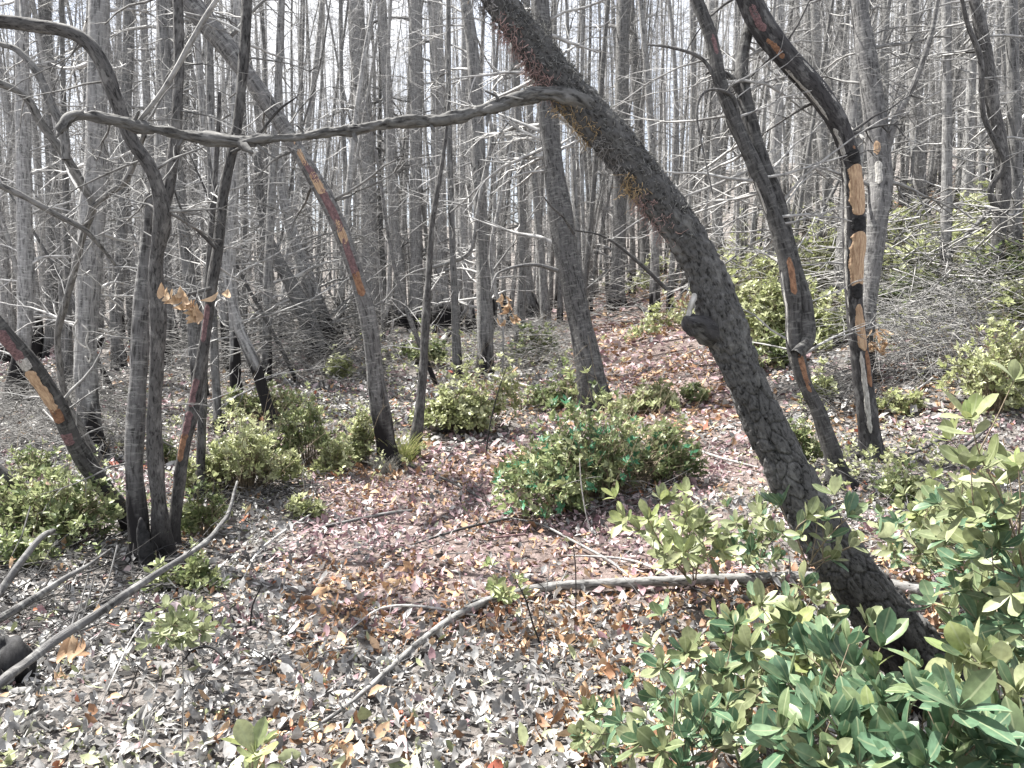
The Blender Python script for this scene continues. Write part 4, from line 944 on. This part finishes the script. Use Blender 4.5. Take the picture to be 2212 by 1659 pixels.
def sapling(label, stems, ln, kinds, seed, nw=(3, 5), group='leafy saplings in front', spread=1.0):
    """stems: list of [(px, py, Y) ...] from foot to tip; whorls of leaves along the upper part"""
    ln *= 1.22
    R = np.random.RandomState(seed); p0 = P(*stems[0][0]); b = Vector((p0.x, p0.y, hz(p0.x, p0.y))); root = thing('sapling', label, 'sapling', b, group)
    sm = MB()
    for st in stems:
        pts = [np.array(P(*q)) for q in st]; c = crom(pts, 6); n = len(c)
        if st is stems[0]: c = np.vstack([np.array(b)-np.array([0, 0, .05]), c])
        L = np.linalg.norm(np.diff(c, axis=0), axis=1).sum(); n = len(c)
        tube(sm, c, np.linspace(.0042, .0016, n), 5)
        cl = np.concatenate([[0], np.cumsum(np.linalg.norm(np.diff(c, axis=0), axis=1))])
        # stem tip whorl and alternate leaves down the stem, side shoots with whorls
        spots = [(n-1, 8, 1.0)]
        s = cl[-1]
        while s > cl[-1]*.22:
            s -= ln*R.uniform(.42, .8); k = int(np.searchsorted(cl, max(s, 0))); k = min(max(k, 1), n-1)
            if R.uniform() < .45:
                t = Vector(c[k]-c[k-1]).normalized(); q = rv(R); q = (q-t*q.dot(t)).normalized(); q = (q+t*.5+Vector((0, 0, .35))).normalized()
                l2 = ln*R.uniform(.8, 1.9); a = Vector(c[k]); m = a+q*l2*.5+rv(R)*.006; e = m+q*l2*.5+Vector((0, 0, .15*l2)); twig(sm, [a, m, e], .0022, .0013, 4)
                spots.append(((e, (e-m).normalized()), R.randint(5, 9), R.uniform(.7, 1.0)))
            else: spots.append((k, R.randint(1, 4), R.uniform(.8, 1.1)))
        for k, m, f in spots:
            if isinstance(k, tuple): pos, ax_ = k
            else: pos = Vector(c[k]); ax_ = Vector(c[k]-c[max(k-2, 0)]).normalized()
            kind = kinds[R.randint(0, len(kinds))]
            for j, d in enumerate(whorl_dirs(R, ax_, m, 1.05*spread if m > 4 else 1.3)):
                inner = j > m-3 and m > 5
                s_ = ln*f*R.uniform(.7, 1.15)*(.6 if inner else 1); me = BIG[kind if R.uniform() < .8 else kinds[R.randint(0, len(kinds))]][R.randint(0, 4)]
                if inner: d = (d+ax_*1.3).normalized()
                A = basis(d, ax_+Vector((0, 0, .5))+rv(R)*.35); o = obj('leaf', me, root)
                o.matrix_local = Matrix.Translation(pos-b-ax_*R.uniform(0, .01)) @ Matrix([[*A[0], 0], [*A[1], 0], [*A[2], 0], [0, 0, 0, 1]]) @ Matrix.Diagonal((s_*R.uniform(.8, 1.15), s_, s_, 1))
    local(sm, b); obj('stem', sm.mesh('stem', M_stem), root); return root
def foot(px, py): g = G(px, py); return (px, py, g.y)
g = lambda px, py: G(px, py).y
def fan(px, py, tips, Yb=None):
    Y0 = Yb or g(px, py); out = []
    for (tx, ty, ty_) in tips: out.append([(px, py, Y0), ((px+tx)/2+(ty % 7-3)*6, (py+ty)/2-14, (Y0+ty_)/2), (tx, ty, ty_)])
    return out
sapling('pale whorled sapling standing on the litter left of the leaning trunk', fan(1500, 1270, [(1478, 1060, 3.7), (1400, 1120, 3.6), (1350, 1125, 3.6), (1520, 1130, 3.8), (1455, 1160, 3.5), (1560, 1190, 3.6)]), .085, ['olive', 'lime', 'olive'], 1)
sapling('blue-green sprig held in front of the leaning trunk', [[(1700, 1330, 2.65), (1745, 1225, 2.6), (1790, 1160, 2.5), (1835, 1115, 2.45)], [(1745, 1225, 2.6), (1720, 1150, 2.55), (1745, 1120, 2.5)], [(1745, 1225, 2.6), (1840, 1180, 2.55), (1900, 1160, 2.5)]], .072, ['teal', 'olive'], 2)
sapling('olive sapling left of the leaning trunk, just behind the fallen limb', fan(1640, 1235, [(1590, 1130, 3.7), (1640, 1110, 3.7), (1690, 1150, 3.6), (1560, 1180, 3.7), (1620, 1190, 3.6)]), .066, ['olive', 'olive', 'teal'], 3)
sapling('bright teal sapling whose top reaches the underside of the fallen limb', fan(1700, 1500, [(1645, 1305, 2.4), (1705, 1350, 2.35), (1590, 1350, 2.4), (1760, 1375, 2.4), (1740, 1430, 2.3), (1620, 1400, 2.3)]), .078, ['teal', 'teal', 'olive', 'lime'], 4)
sapling('loose olive sapling reaching left over the litter', fan(1640, 1600, [(1430, 1440, 2.15), (1480, 1410, 2.2), (1500, 1500, 2.1), (1560, 1450, 2.15), (1420, 1510, 2.15), (1570, 1530, 2.05)]), .068, ['olive', 'teal', 'olive'], 5)
sapling('large-leaved blue-green sapling in the centre of the front thicket', fan(1850, 1650, [(1790, 1420, 1.9), (1850, 1440, 1.85), (1760, 1500, 1.8), (1900, 1510, 1.8), (1830, 1540, 1.7), (1700, 1470, 1.9), (1940, 1590, 1.75)], 1.75), .082, ['teal'], 6)
sapling('yellow-tipped sapling against the charred foot of the leaning trunk', fan(1980, 1660, [(1895, 1490, 1.75), (1950, 1560, 1.75), (1880, 1550, 1.65), (1920, 1590, 1.65), (2010, 1610, 1.65)], 1.7), .072, ['lime', 'teal', 'teal'], 7)
sapling('low green sapling at the bottom edge, left end of the thicket', fan(1500, 1690, [(1380, 1600, 1.85), (1430, 1620, 1.8), (1480, 1590, 1.85), (1540, 1610, 1.8), (1580, 1580, 1.8), (1450, 1560, 1.9), (1340, 1560, 2.0)], 1.85), .066, ['teal', 'olive', 'teal'], 8)
sapling('green sapling at the bottom edge with a pale star of leaves', fan(1760, 1720, [(1820, 1600, 1.6), (1700, 1620, 1.65), (1740, 1580, 1.65), (1650, 1600, 1.7), (1790, 1650, 1.55), (1880, 1640, 1.55)], 1.65), .080, ['teal', 'teal', 'olive'], 9)
sapling('cream-green sapling at the right edge by the charred foot', fan(2180, 1640, [(2090, 1420, 1.75), (2150, 1440, 1.7), (2060, 1470, 1.75), (2200, 1500, 1.6), (2140, 1530, 1.6), (2180, 1570, 1.55), (2100, 1500, 1.65)], 1.65), .080, ['teal', 'lime', 'olive'], 10)
sapling('dark green sapling in the bottom right corner', fan(2120, 1740, [(2060, 1620, 1.45), (2140, 1640, 1.4), (2000, 1650, 1.45), (2200, 1620, 1.4), (1960, 1620, 1.5), (2110, 1590, 1.45)], 1.5), .085, ['teal', 'teal'], 11)
sapling('tall sprig rising at the right edge with a broad pale top', [[(2230, 1300, 2.2), (2200, 1180, 2.15), (2160, 1070, 2.1), (2120, 990, 2.05), (2095, 905, 2.0)], [(2200, 1180, 2.15), (2150, 1110, 2.1), (2080, 1100, 2.05)], [(2200, 1180, 2.15), (2205, 1090, 2.1), (2200, 1010, 2.1)], [(2215, 1240, 2.2), (2160, 1200, 2.1), (2120, 1180, 2.1)]], .085, ['olive', 'olive', 'lime'], 12)
sapling('teal sapling at the right edge over the end of the fallen limb', fan(2200, 1450, [(2150, 1300, 2.05), (2205, 1250, 2.0), (2110, 1340, 2.05), (2190, 1340, 1.95), (2160, 1180, 2.1), (2120, 1120, 2.15)]), .078, ['teal', 'olive', 'teal'], 13)
sapling('olive thicket sapling right of the leaning trunk', fan(2010, 1240, [(1940, 1130, 3.7), (1990, 1140, 3.7), (2040, 1110, 3.7), (2080, 1170, 3.6), (1930, 1190, 3.6), (2020, 1190, 3.6)]), .068, ['olive', 'olive', 'teal'], 14)
sapling('sparse olive sapling between the fallen limb and the trunk foot', fan(2150, 1450, [(2060, 1350, 2.5), (2100, 1370, 2.5), (2090, 1400, 2.4)]), .066, ['olive', 'teal'], 15)
sapling('yellow-green star of leaves alone at the bottom of the picture', [[(545, 1690, 2.05), (545, 1650, 2.05), (548, 1625, 2.03)]], .085, ['lime'], 16, spread=1.15)
sapling('faint olive sapling on the litter at the right, below the diagonal twig', fan(2060, 1160, [(2010, 1060, 3.9), (2080, 1040, 3.8), (2130, 1080, 3.7), (1980, 1110, 3.8), (2110, 1120, 3.6)]), .07, ['olive', 'lime'], 17)
sapling('leafy olive sapling at the lower right, overlapping the limb', fan(1800, 1470, [(1760, 1400, 2.2), (1810, 1430, 2.1)]), .06, ['olive'], 18)
sapling('small pale sapling just above the bottom edge, near the middle', fan(1300, 1640, [(1275, 1540, 2.35), (1330, 1560, 2.3), (1250, 1590, 2.3)]), .05, ['olive', 'teal'], 19)
sapling('seedling with three leaves on the litter at centre', fan(1075, 1300, [(1065, 1265, 3.5), (1090, 1280, 3.5)]), .05, ['lime'], 20)
sapling('sprout of olive leaves on the grey litter, lower left', fan(400, 1400, [(370, 1350, 2.9), (410, 1345, 2.9), (440, 1365, 2.9), (345, 1375, 2.9)]), .05, ['olive'], 21)

# ------------------------------------------------------------------ fallen limb, hanging branches, twigs
def on_ground(pts, up=.03):
    out = []
    for px, py, w in pts: q = G(px, py, up); out.append((np.array(q), w*.5*q.y/F))
    return out
def lay(name, label, cat, pts, mat=None, up=.03, sides=8, n=6, sub=0, seed=0, group=None, Ys=None):
    pr = on_ground(pts, up) if Ys is None else list(zip(*trace(pts, Ys)))
    q = crom([np.append(a, b) for a, b in pr], n); mb = MB(); r = np.maximum(q[:, 3], .001); m = r.mean()
    tube(mb, q[:, :3], r, sides, lambda bk: (vnoise(bk/m*np.array([1.2, 1.2, .3]), 4)-.5)*m*.3)
    if sub: crown_on(mb, q[:, :3], r, np.random.RandomState(seed+1), sub, (.08, .35), .1, lvl=0, rs_=.5, rmin=.0012, up=.5)
    return tag(obj(name, mb.mesh(name, mat or M_twig)), label, cat, group)
lay('fallen_limb', 'long pale fallen limb lying across the litter under the leaning trunk', 'fallen branch',
    [(640, 1590, 5), (720, 1545, 8), (800, 1482, 11), (900, 1392, 15), (990, 1328, 17), (1080, 1290, 18), (1200, 1266, 20), (1400, 1257, 22), (1600, 1250, 24), (1780, 1248, 25), (1950, 1270, 31), (2060, 1297, 31), (2150, 1310, 30), (2250, 1318, 30)], M_limb, .05, 18, 14, 10, 3)
lay('hanging_branch', 'long blurred grey branch rising from the lower left corner', 'branch', [(-900, 2960, 34), (-500, 2100, 32), (-160, 1620, 30), (0, 1475, 24), (54, 1434, 21), (125, 1380, 22), (215, 1323, 18), (304, 1262, 17), (394, 1205, 13), (447, 1169, 11), (473, 1137, 9), (494, 1108, 9), (512, 1040, 5)], M_mid, Ys=(1.1, 2.0), sides=12, n=8, sub=3)
lay('hanging_branch', 'short pale branch at the left edge ending below the low shrub', 'branch', [(-900, 2500, 20), (-300, 1800, 20), (-40, 1340, 18), (0, 1280, 17), (50, 1208, 15), (90, 1160, 14), (115, 1147, 12)], M_mid, Ys=(1.7, 2.1), sides=10)
lay('hanging_branch', 'middle one of the grey branches at the left edge', 'branch', [(-900, 2500, 22), (-400, 1700, 22), (-60, 1372, 20), (0, 1337, 19), (72, 1294, 17), (143, 1248, 13), (193, 1219, 8), (240, 1185, 4)], M_mid, Ys=(1.5, 2.0), sides=10)
T = [
 ('twig on the mauve litter, starting at the middle and dropping right to the limb', [(1100, 1119, 4), (1168, 1133, 5), (1239, 1169, 6), (1311, 1208, 7), (1350, 1237, 6), (1375, 1262, 5)], M_limb),
 ('short stick lying on the litter at the left of the clearing', [(690, 1140, 4), (720, 1133, 6), (845, 1108, 8), (925, 1100, 4)], M_twigd),
 ('long thin twig slanting up to the middle of the mauve litter', [(895, 1175, 4), (1006, 1140, 6), (1100, 1120, 6)], M_twigd),
 ('reddish stick lying level just below the mauve twig', [(1060, 1162, 4), (1100, 1158, 6), (1135, 1154, 5)], M_scar2),
 ('thin twig ending on the fallen limb, left of the pale sapling', [(1225, 1200, 3), (1300, 1203, 5), (1360, 1210, 6), (1410, 1226, 6), (1461, 1251, 6)], M_twig),
 ('arched grey twig left of the bend of the fallen limb', [(745, 1370, 3), (810, 1320, 5), (870, 1308, 6), (950, 1315, 6), (1030, 1330, 5)], M_twig),
 ('forked twig leaning on the bend of the fallen limb', [(960, 1360, 3), (985, 1330, 5), (1020, 1300, 6), (1060, 1290, 5)], M_twig),
 ('thin twig on the litter running up from the leaning trunk', [(1640, 1010, 4), (1560, 990, 6), (1480, 965, 5), (1390, 955, 5), (1330, 930, 4)], M_twig),
 ('pale stick in the litter left of the leaning trunk foot', [(1668, 1080, 4), (1655, 1120, 7), (1645, 1160, 7)], M_pale),
 ('dark diagonal branch on the litter at the right edge', [(1965, 1050, 5), (2030, 1000, 8), (2100, 952, 8), (2140, 920, 5)], M_twigd),
 ('dark curved branch on the brown litter right of the split tree', [(1900, 1000, 4), (1960, 985, 6), (2040, 945, 7), (2075, 935, 4)], M_twigd),
 ('pale branch rising right through the brush heap', [(1925, 876, 4), (1990, 835, 5), (2050, 790, 5), (2100, 760, 4)], M_twig),
 ('long level branch in the brush heap at the right', [(1870, 790, 4), (1950, 772, 5), (2046, 755, 5), (2100, 758, 4)], M_twig),
 ('curved rod sweeping over the right slope under the slim pole', [(1890, 620, 3), (1960, 600, 5), (2030, 605, 5), (2120, 640, 5), (2180, 690, 4)], M_twigd),
 ('dark branch from the path up to the leaning trunk stub, lower one', [(1255, 594, 6), (1329, 622, 8), (1382, 662, 9), (1434, 706, 8)], M_twigd),
 ('grey branch lying on shrubs left of the path', [(920, 808, 3), (1000, 800, 5), (1080, 815, 5), (1190, 850, 4)], M_twig),
 ('thin twig along the slope left of the scarred tree foot', [(600, 1050, 3), (660, 1010, 5), (720, 985, 5), (800, 968, 4)], M_twigd),
 ('bent twig on litter from the grass tuft towards the viewer', [(880, 1005, 4), (950, 1030, 5), (1010, 1060, 5), (1060, 1090, 4)], M_twigd),
 ('long twig left of the clearing, pointing at the left clump', [(520, 1260, 3), (560, 1190, 5), (640, 1130, 5), (720, 1085, 3)], M_twig),
]
for i, (lab, pts, m) in enumerate(T): lay('fallen_twig', lab, 'twig', pts, m, .045, 6, 5, 4, 40+i)
# standing and arching twigs, held above the ground
def arch(label, pts, mat, lift, seed, sub=2, cat='twig', name='arching_twig'):
    pr = []; n = len(pts)
    for i, (px, py, w) in enumerate(pts):
        f = math.sin(math.pi*i/(n-1)) if lift >= 0 else i/(n-1)
        q = G(px, py, .01+abs(lift)*f); pr.append(np.append(np.array(q), w*.36*q.y/F))
    q = crom(pr, 6); mb = MB(); tube(mb, q[:, :3], np.maximum(q[:, 3], .0008), 6)
    if sub: crown_on(mb, q[:, :3], q[:, 3], np.random.RandomState(seed), sub, (.05, .25), .2, lvl=0, rs_=.6, rmin=.001, up=.5)
    return tag(obj(name, mb.mesh(name, mat)), label, cat)
AR = [
 ('black twig arching over the foot of the left clump', [(293, 1235, 5), (322, 1200, 5), (375, 1176, 5), (430, 1180, 4), (500, 1195, 3)], M_char, .12),
 ('largest black arch of twig on the grey litter, lower left', [(265, 1377, 5), (322, 1318, 6), (394, 1290, 6), (445, 1308, 6), (460, 1345, 5)], M_char, .15),
 ('second black arch, crossing the largest one', [(394, 1296, 4), (465, 1294, 5), (500, 1330, 5), (508, 1360, 4)], M_char, .1),
 ('thick short black arch in the grey litter, lower left', [(394, 1430, 4), (420, 1402, 7), (461, 1400, 9), (501, 1440, 8)], M_char, .06),
 ('black arched twig behind the thick short one', [(465, 1364, 4), (540, 1400, 4), (580, 1425, 5), (590, 1450, 4)], M_char, .05),
 ('long twig stretching from the bottom to the black arches', [(215, 1530, 3), (250, 1450, 5), (290, 1370, 5), (330, 1320, 4)], M_twig, .10),
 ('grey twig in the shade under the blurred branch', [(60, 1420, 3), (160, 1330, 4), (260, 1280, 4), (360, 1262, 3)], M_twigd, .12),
]
for i, (lab, pts, m, l) in enumerate(AR): arch(lab, pts, m, l, i)
def upright(label, pts, Y, mat, seed, sub=4):
    pr = [np.append(np.array(P(px, py, Y)), w*(.32 if w < 8 else .5)*Y/F) for px, py, w in pts]; q = crom(pr, 5); mb = MB(); tube(mb, q[:, :3], np.maximum(q[:, 3], .0008), 6)
    if sub: crown_on(mb, q[:, :3], q[:, 3], np.random.RandomState(seed), sub, (.06, .3), .2, lvl=0, rs_=.6, rmin=.001, up=.6)
    return tag(obj('bare_shoot', mb.mesh('bare_shoot', mat)), label, 'dead shoot')
for i, (lab, pts, m) in enumerate([
 ('thin brown stem standing up through the limb at the centre', [(1190, 1462, 5), (1182, 1380, 5), (1176, 1320, 4), (1182, 1262, 3), (1188, 1215, 2)], M_twig),
 ('black stem leaning left of the thin brown one', [(1172, 1403, 7), (1152, 1350, 6), (1135, 1294, 5), (1112, 1250, 3)], M_char),
 ('short dark stem slanting up left from the black stem foot', [(1132, 1407, 5), (1090, 1370, 4), (1053, 1333, 3)], M_scar),
 ('thin forked dark stem above the middle of the limb', [(1244, 1330, 5), (1244, 1260, 4), (1242, 1210, 4), (1236, 1170, 2)], M_char),
 ('thin pale stem in front of the big round shrub', [(1282, 1160, 4), (1268, 1120, 4), (1256, 1050, 4), (1252, 990, 3)], M_twig),
 ('black thin stem left of the big round shrub', [(1050, 985, 7), (1056, 930, 5), (1072, 860, 4), (1095, 790, 3)], M_char),
 ('pale thin stem standing on the litter at the bottom left', [(395, 1640, 5), (394, 1560, 5), (396, 1480, 4), (392, 1390, 3)], M_twig),
 ('forked pale stem at the bottom left, leaning right', [(298, 1655, 6), (312, 1590, 5), (328, 1530, 4), (336, 1490, 3)], M_twig),
 ('bare stem right of the leaning trunk foot, in the thicket', [(2150, 1440, 4), (2110, 1370, 4), (2070, 1300, 4), (2010, 1230, 3)], M_twig),
 ('dark crossed stem between the black arches', [(540, 1360, 7), (545, 1310, 6), (560, 1275, 5), (565, 1260, 3)], M_char),
 ('dead stem with a kink left of the furrowed centre trunk', [(1085, 812, 6), (1086, 700, 7), (1060, 560, 9), (1080, 440, 9), (1100, 340, 8), (1108, 240, 6), (1104, 120, 5)], M_far),
 ('wavy bare stem crossing in front of the far trunks, left of centre', [(828, 652, 5), (881, 594, 6), (953, 572, 8), (1014, 545, 9), (1030, 470, 10), (1044, 394, 11), (1062, 300, 10), (1052, 215, 7)], M_far),
 ('thin stem leaning from the path to the leaning trunk, upper one', [(1440, 625, 9), (1382, 569, 8), (1307, 512, 7), (1232, 496, 5)], M_twigd)]):
    upright(lab, pts, min(G(pts[0][0], pts[0][1]).y, 12), m, 60+i)
# the charred stump in the lower left corner
mb = MB(); q = G(20, 1470, .0)
sy = q.y
tube(mb, crom([np.array(G(30, 1480, -.1)), np.array(P(28, 1440, sy)), np.array(P(22, 1405, sy+.02)), np.array(P(5, 1385, sy+.05))], 6), np.interp(np.linspace(0, 1, 19), [0, .5, .85, 1], [.11, .08, .05, .01]), 26, lambda b: (vnoise(b*22, 3)-.5)*.06+(vnoise(b*70, 5)-.5)*.02)
tag(obj('charred_stump', mb.mesh('charred_stump', M_char)), 'black charred stump in the lower left corner', 'stump')

# ------------------------------------------------------------------ withered leaf clusters, brush, grass
M_dead = leafmat('withered_leaf', .35, .6, ramp_rnd([(.42, .29, .18), (.52, .39, .26), (.33, .21, .13), (.46, .34, .23)]), True, .2, veins=False)
DT = []
for a in [(8, .24, 1.6, .9, .1, 1.9), (8, .20, -1.2, 1.0, .1, -2.3), (8, .28, 2.0, .7, .2, 1.4)]:
    t = leaf_tpl(*a); q = MB(); q.add(*t); DT.append(q.mesh('leaf', M_dead, attrs=('bk',)))
def dead_cluster(label, spots, Y, ln, seed):
    R = np.random.RandomState(seed); b = P(spots[0][0], spots[0][1], Y); root = thing('withered_leaf_cluster', label, 'dead leaves', b)
    tw_ = MB(); 
    for px, py, n in spots:
        c = P(px, py, Y)
        for i in range(n):
            d = Vector((R.normal(0, .28), R.normal(0, .28), -1)).normalized(); s = ln*R.uniform(.75, 1.15)
            A = basis(d, Vector((R.normal(0, .5), -1, .2))); o = obj('leaf', DT[R.randint(0, 3)], root)
            o.matrix_local = Matrix.Translation(c-b+Vector((R.normal(0, ln*.2), R.normal(0, ln*.12), R.normal(ln*.2, ln*.12)))) @ Matrix([[*A[0], 0], [*A[1], 0], [*A[2], 0], [0, 0, 0, 1]]) @ Matrix.Scale(s, 4)
        twig(tw_, [c-b+Vector((0, 0, .005)), c-b+Vector((.02, .02, .06)), c-b+Vector((.03, .05, .14))], .0012, .002, 4)
    obj('stalk', tw_.mesh('stalk', M_twig), root)
dead_cluster('pale tan withered leaves hanging right of the left clump', [(372, 632, 4), (388, 634, 4), (400, 648, 3), (414, 664, 4), (426, 676, 4)], 3.9, .125, 1)
dead_cluster('single curled tan leaf hanging beside the slim red-scarred stem', [(486, 635, 2)], 3.9, .12, 2)
dead_cluster('brown withered leaves caught behind, right of the grey trunk', [(1092, 645, 5), (1100, 665, 6), (1112, 685, 6), (1088, 695, 3)], 8.0, .15, 3)
dead_cluster('large pale withered leaf hanging under the blurred branch', [(145, 1378, 3), (158, 1380, 2)], 1.75, .068, 4)
dead_cluster('small curled leaf caught on the blurred branch', [(208, 1316, 2)], 1.7, .034, 5)
dead_cluster('brown starry withered leaf below the pale one, lower left', [(118, 1455, 3), (128, 1460, 2)], 1.8, .045, 6)
dead_cluster('rusty withered leaves in the brush right of the split tree', [(1895, 716, 9), (1907, 735, 10), (1885, 748, 9), (1900, 755, 8)], 8.2, .13, 7)
dead_cluster('orange scrap of leaf at the left edge, by the short pale branch', [(25, 1205, 2)], 2.1, .03, 8)
dead_cluster('orange withered leaves on the stub side of the leaning trunk', [(1482, 640, 3), (1478, 655, 3)], 3.05, .05, 9)

def brush(label, cx, cy, rx, ry, n, seed, L=(.3, 1.1), h=.5, mat=None):
    R = np.random.RandomState(seed); mb = MB(); b = G(cx, cy+ry*.4)
    for i in range(n):
        px = cx+R.uniform(-1, 1)*rx; py = cy+R.uniform(-1, 1)*ry; q = G(px, py)
        q = Vector((q.x, q.y, q.z+R.uniform(0, 1)**1.7*h)); a = R.uniform(0, 6.28); d = Vector((math.cos(a), math.sin(a)*.6, R.uniform(-.25, .55)))
        pts = [q]; l = R.uniform(*L)
        for j in range(3): d = (d+rv(R)*.3+Vector((0, 0, -.16))).normalized(); pts.append(pts[-1]+d*l/3)
        twig(mb, pts, R.uniform(.0018, .0065)*max(1, b.y/10), .0012, 3)
    o = obj('brush_heap', mb.mesh('brush_heap', mat or M_brush), kind='stuff'); tag(o, label, 'brush'); return o
brush('tangled heap of grey sticks right of the split tree', 2000, 740, 120, 90, 1300, 1, (.4, 1.5), h=.6, mat=M_twig)
brush('sticks strewn across the slope under the crooked tree', 2080, 600, 130, 70, 700, 2, (.4, 1.5), h=.5, mat=M_twig)
brush('mat of dry fern stalks behind the left clump', 560, 770, 260, 70, 2600, 3, (.3, 1.3), .9)
brush('dry bracken thatch on the mound left of centre', 740, 700, 120, 60, 1500, 4, h=1.0)
brush('dark twiggy debris behind the bright shrub at centre', 1130, 760, 140, 60, 1300, 5, h=.7)
brush('dead stalks left of the left clump', 110, 930, 170, 80, 1500, 6, (.3, 1.2), .6)
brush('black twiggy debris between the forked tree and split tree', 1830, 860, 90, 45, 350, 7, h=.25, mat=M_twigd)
brush('thin sticks at the feet of far trunks beside the path', 1260, 660, 110, 30, 380, 8, h=.8)
brush('twigs below the yellow shrub, by the tiny shrub', 560, 1075, 130, 45, 200, 9, (.2, .7), .15, M_twigd)
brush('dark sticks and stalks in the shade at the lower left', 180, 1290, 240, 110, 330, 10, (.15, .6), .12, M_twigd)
brush('sticks on the litter right of the leaning trunk foot', 1980, 1100, 150, 60, 160, 11, (.2, .8), .12)
brush('fine stalks under the big round shrub', 1330, 1080, 180, 40, 150, 12, (.15, .5), .12, M_twigd)
def greens(label, cx, cy, rx, ry, n, ln, seed, pal=YG):
    R = np.random.RandomState(seed); pos = []; Rm = []; sc = []; col = []
    for i in range(n):
        q = G(cx+R.normal(0, .5)*rx, cy+R.normal(0, .5)*ry, 0); h = R.uniform(.02, .30); c = pal[R.randint(0, len(pal))]*R.uniform(.7, 1.1); f = max(1, q.y/9)
        for j, d in enumerate(whorl_dirs(R, (Vector((0, 0, 1))+rv(R)*.4).normalized(), R.randint(5, 9), 1.1)):
            pos.append((q.x, q.y, q.z+h*R.uniform(.6, 1))); Rm.append(basis(d, Vector((0, 0, 1))+rv(R)*.4)); sc.append(ln*f*R.uniform(.6, 1.1)); col.append(c)
    mb = MB(); scatter(mb, TP3[0], np.array(pos), np.array(Rm), np.array(sc), np.array(col))
    tag(obj('undergrowth', mb.mesh('undergrowth', M_fol, attrs=('bk', 'col')), kind='stuff'), label, 'undergrowth')
greens('scattered green sprouts over the right slope behind the split tree', 1980, 620, 280, 150, 1300, .06, 1)
greens('green sprouts between the leaning trunk and the forked tree', 1650, 640, 130, 150, 420, .06, 2)
greens('green sprouts round the shrubs left of the path', 620, 960, 330, 90, 420, .045, 3)
greens('green sprouts on the litter at the far left', 130, 1130, 170, 90, 260, .042, 4, DG)
greens('sparse sprouts right of the leaning trunk foot', 1900, 1030, 200, 90, 200, .045, 5)
greens('sparse sprouts at the foot of the middle trunks', 1000, 780, 260, 60, 260, .05, 6)
brush('far twiggy undergrowth across the back of the clearing', 1000, 690, 1150, 22, 1800, 13, (.6, 1.8), 1.6)
brush('far twiggy undergrowth high on the right slope', 1900, 480, 320, 60, 900, 14, (.5, 1.6), 1.0)
brush('scattered fine twigs on the open litter', 1000, 1300, 700, 260, 420, 15, (.08, .35), .03, M_twigd)

def grass(label, px, py, n, seed, hgt, cols):
    R = np.random.RandomState(seed); b = G(px, py); root = thing('grass_tuft', label, 'grass tuft', b); mb = MB()
    for i in range(n):
        a = R.uniform(0, 6.28); d = Vector((math.cos(a)*R.uniform(.1, .7), math.sin(a)*.5, 1)).normalized(); L = hgt*R.uniform(.4, 1); p = Vector((R.normal(0, .045), R.normal(0, .04), 0)); pts = [p]
        dr = R.uniform(.05, .5)
        for j in range(5): d = (d+Vector((math.cos(a)*.1, 0, -dr*.35))).normalized(); pts.append(pts[-1]+d*L/5)
        twig(mb, pts, .0022, .0006, 3, col=np.array(cols[R.randint(0, len(cols))])*R.uniform(.8, 1.2))
    obj('blades', mb.mesh('blades', M_lichen, attrs=('bk', 'col')), root, kind='stuff')
grass('tuft of yellow-green grass between the scarred tree and the thin pole', 868, 1000, 260, 1, .42, [(.30, .33, .12), (.22, .27, .08), (.38, .36, .18)])
grass('dry grey grass skirt at the foot of the scarred tree', 835, 1020, 200, 2, .25, [(.2, .2, .18), (.3, .29, .26)])
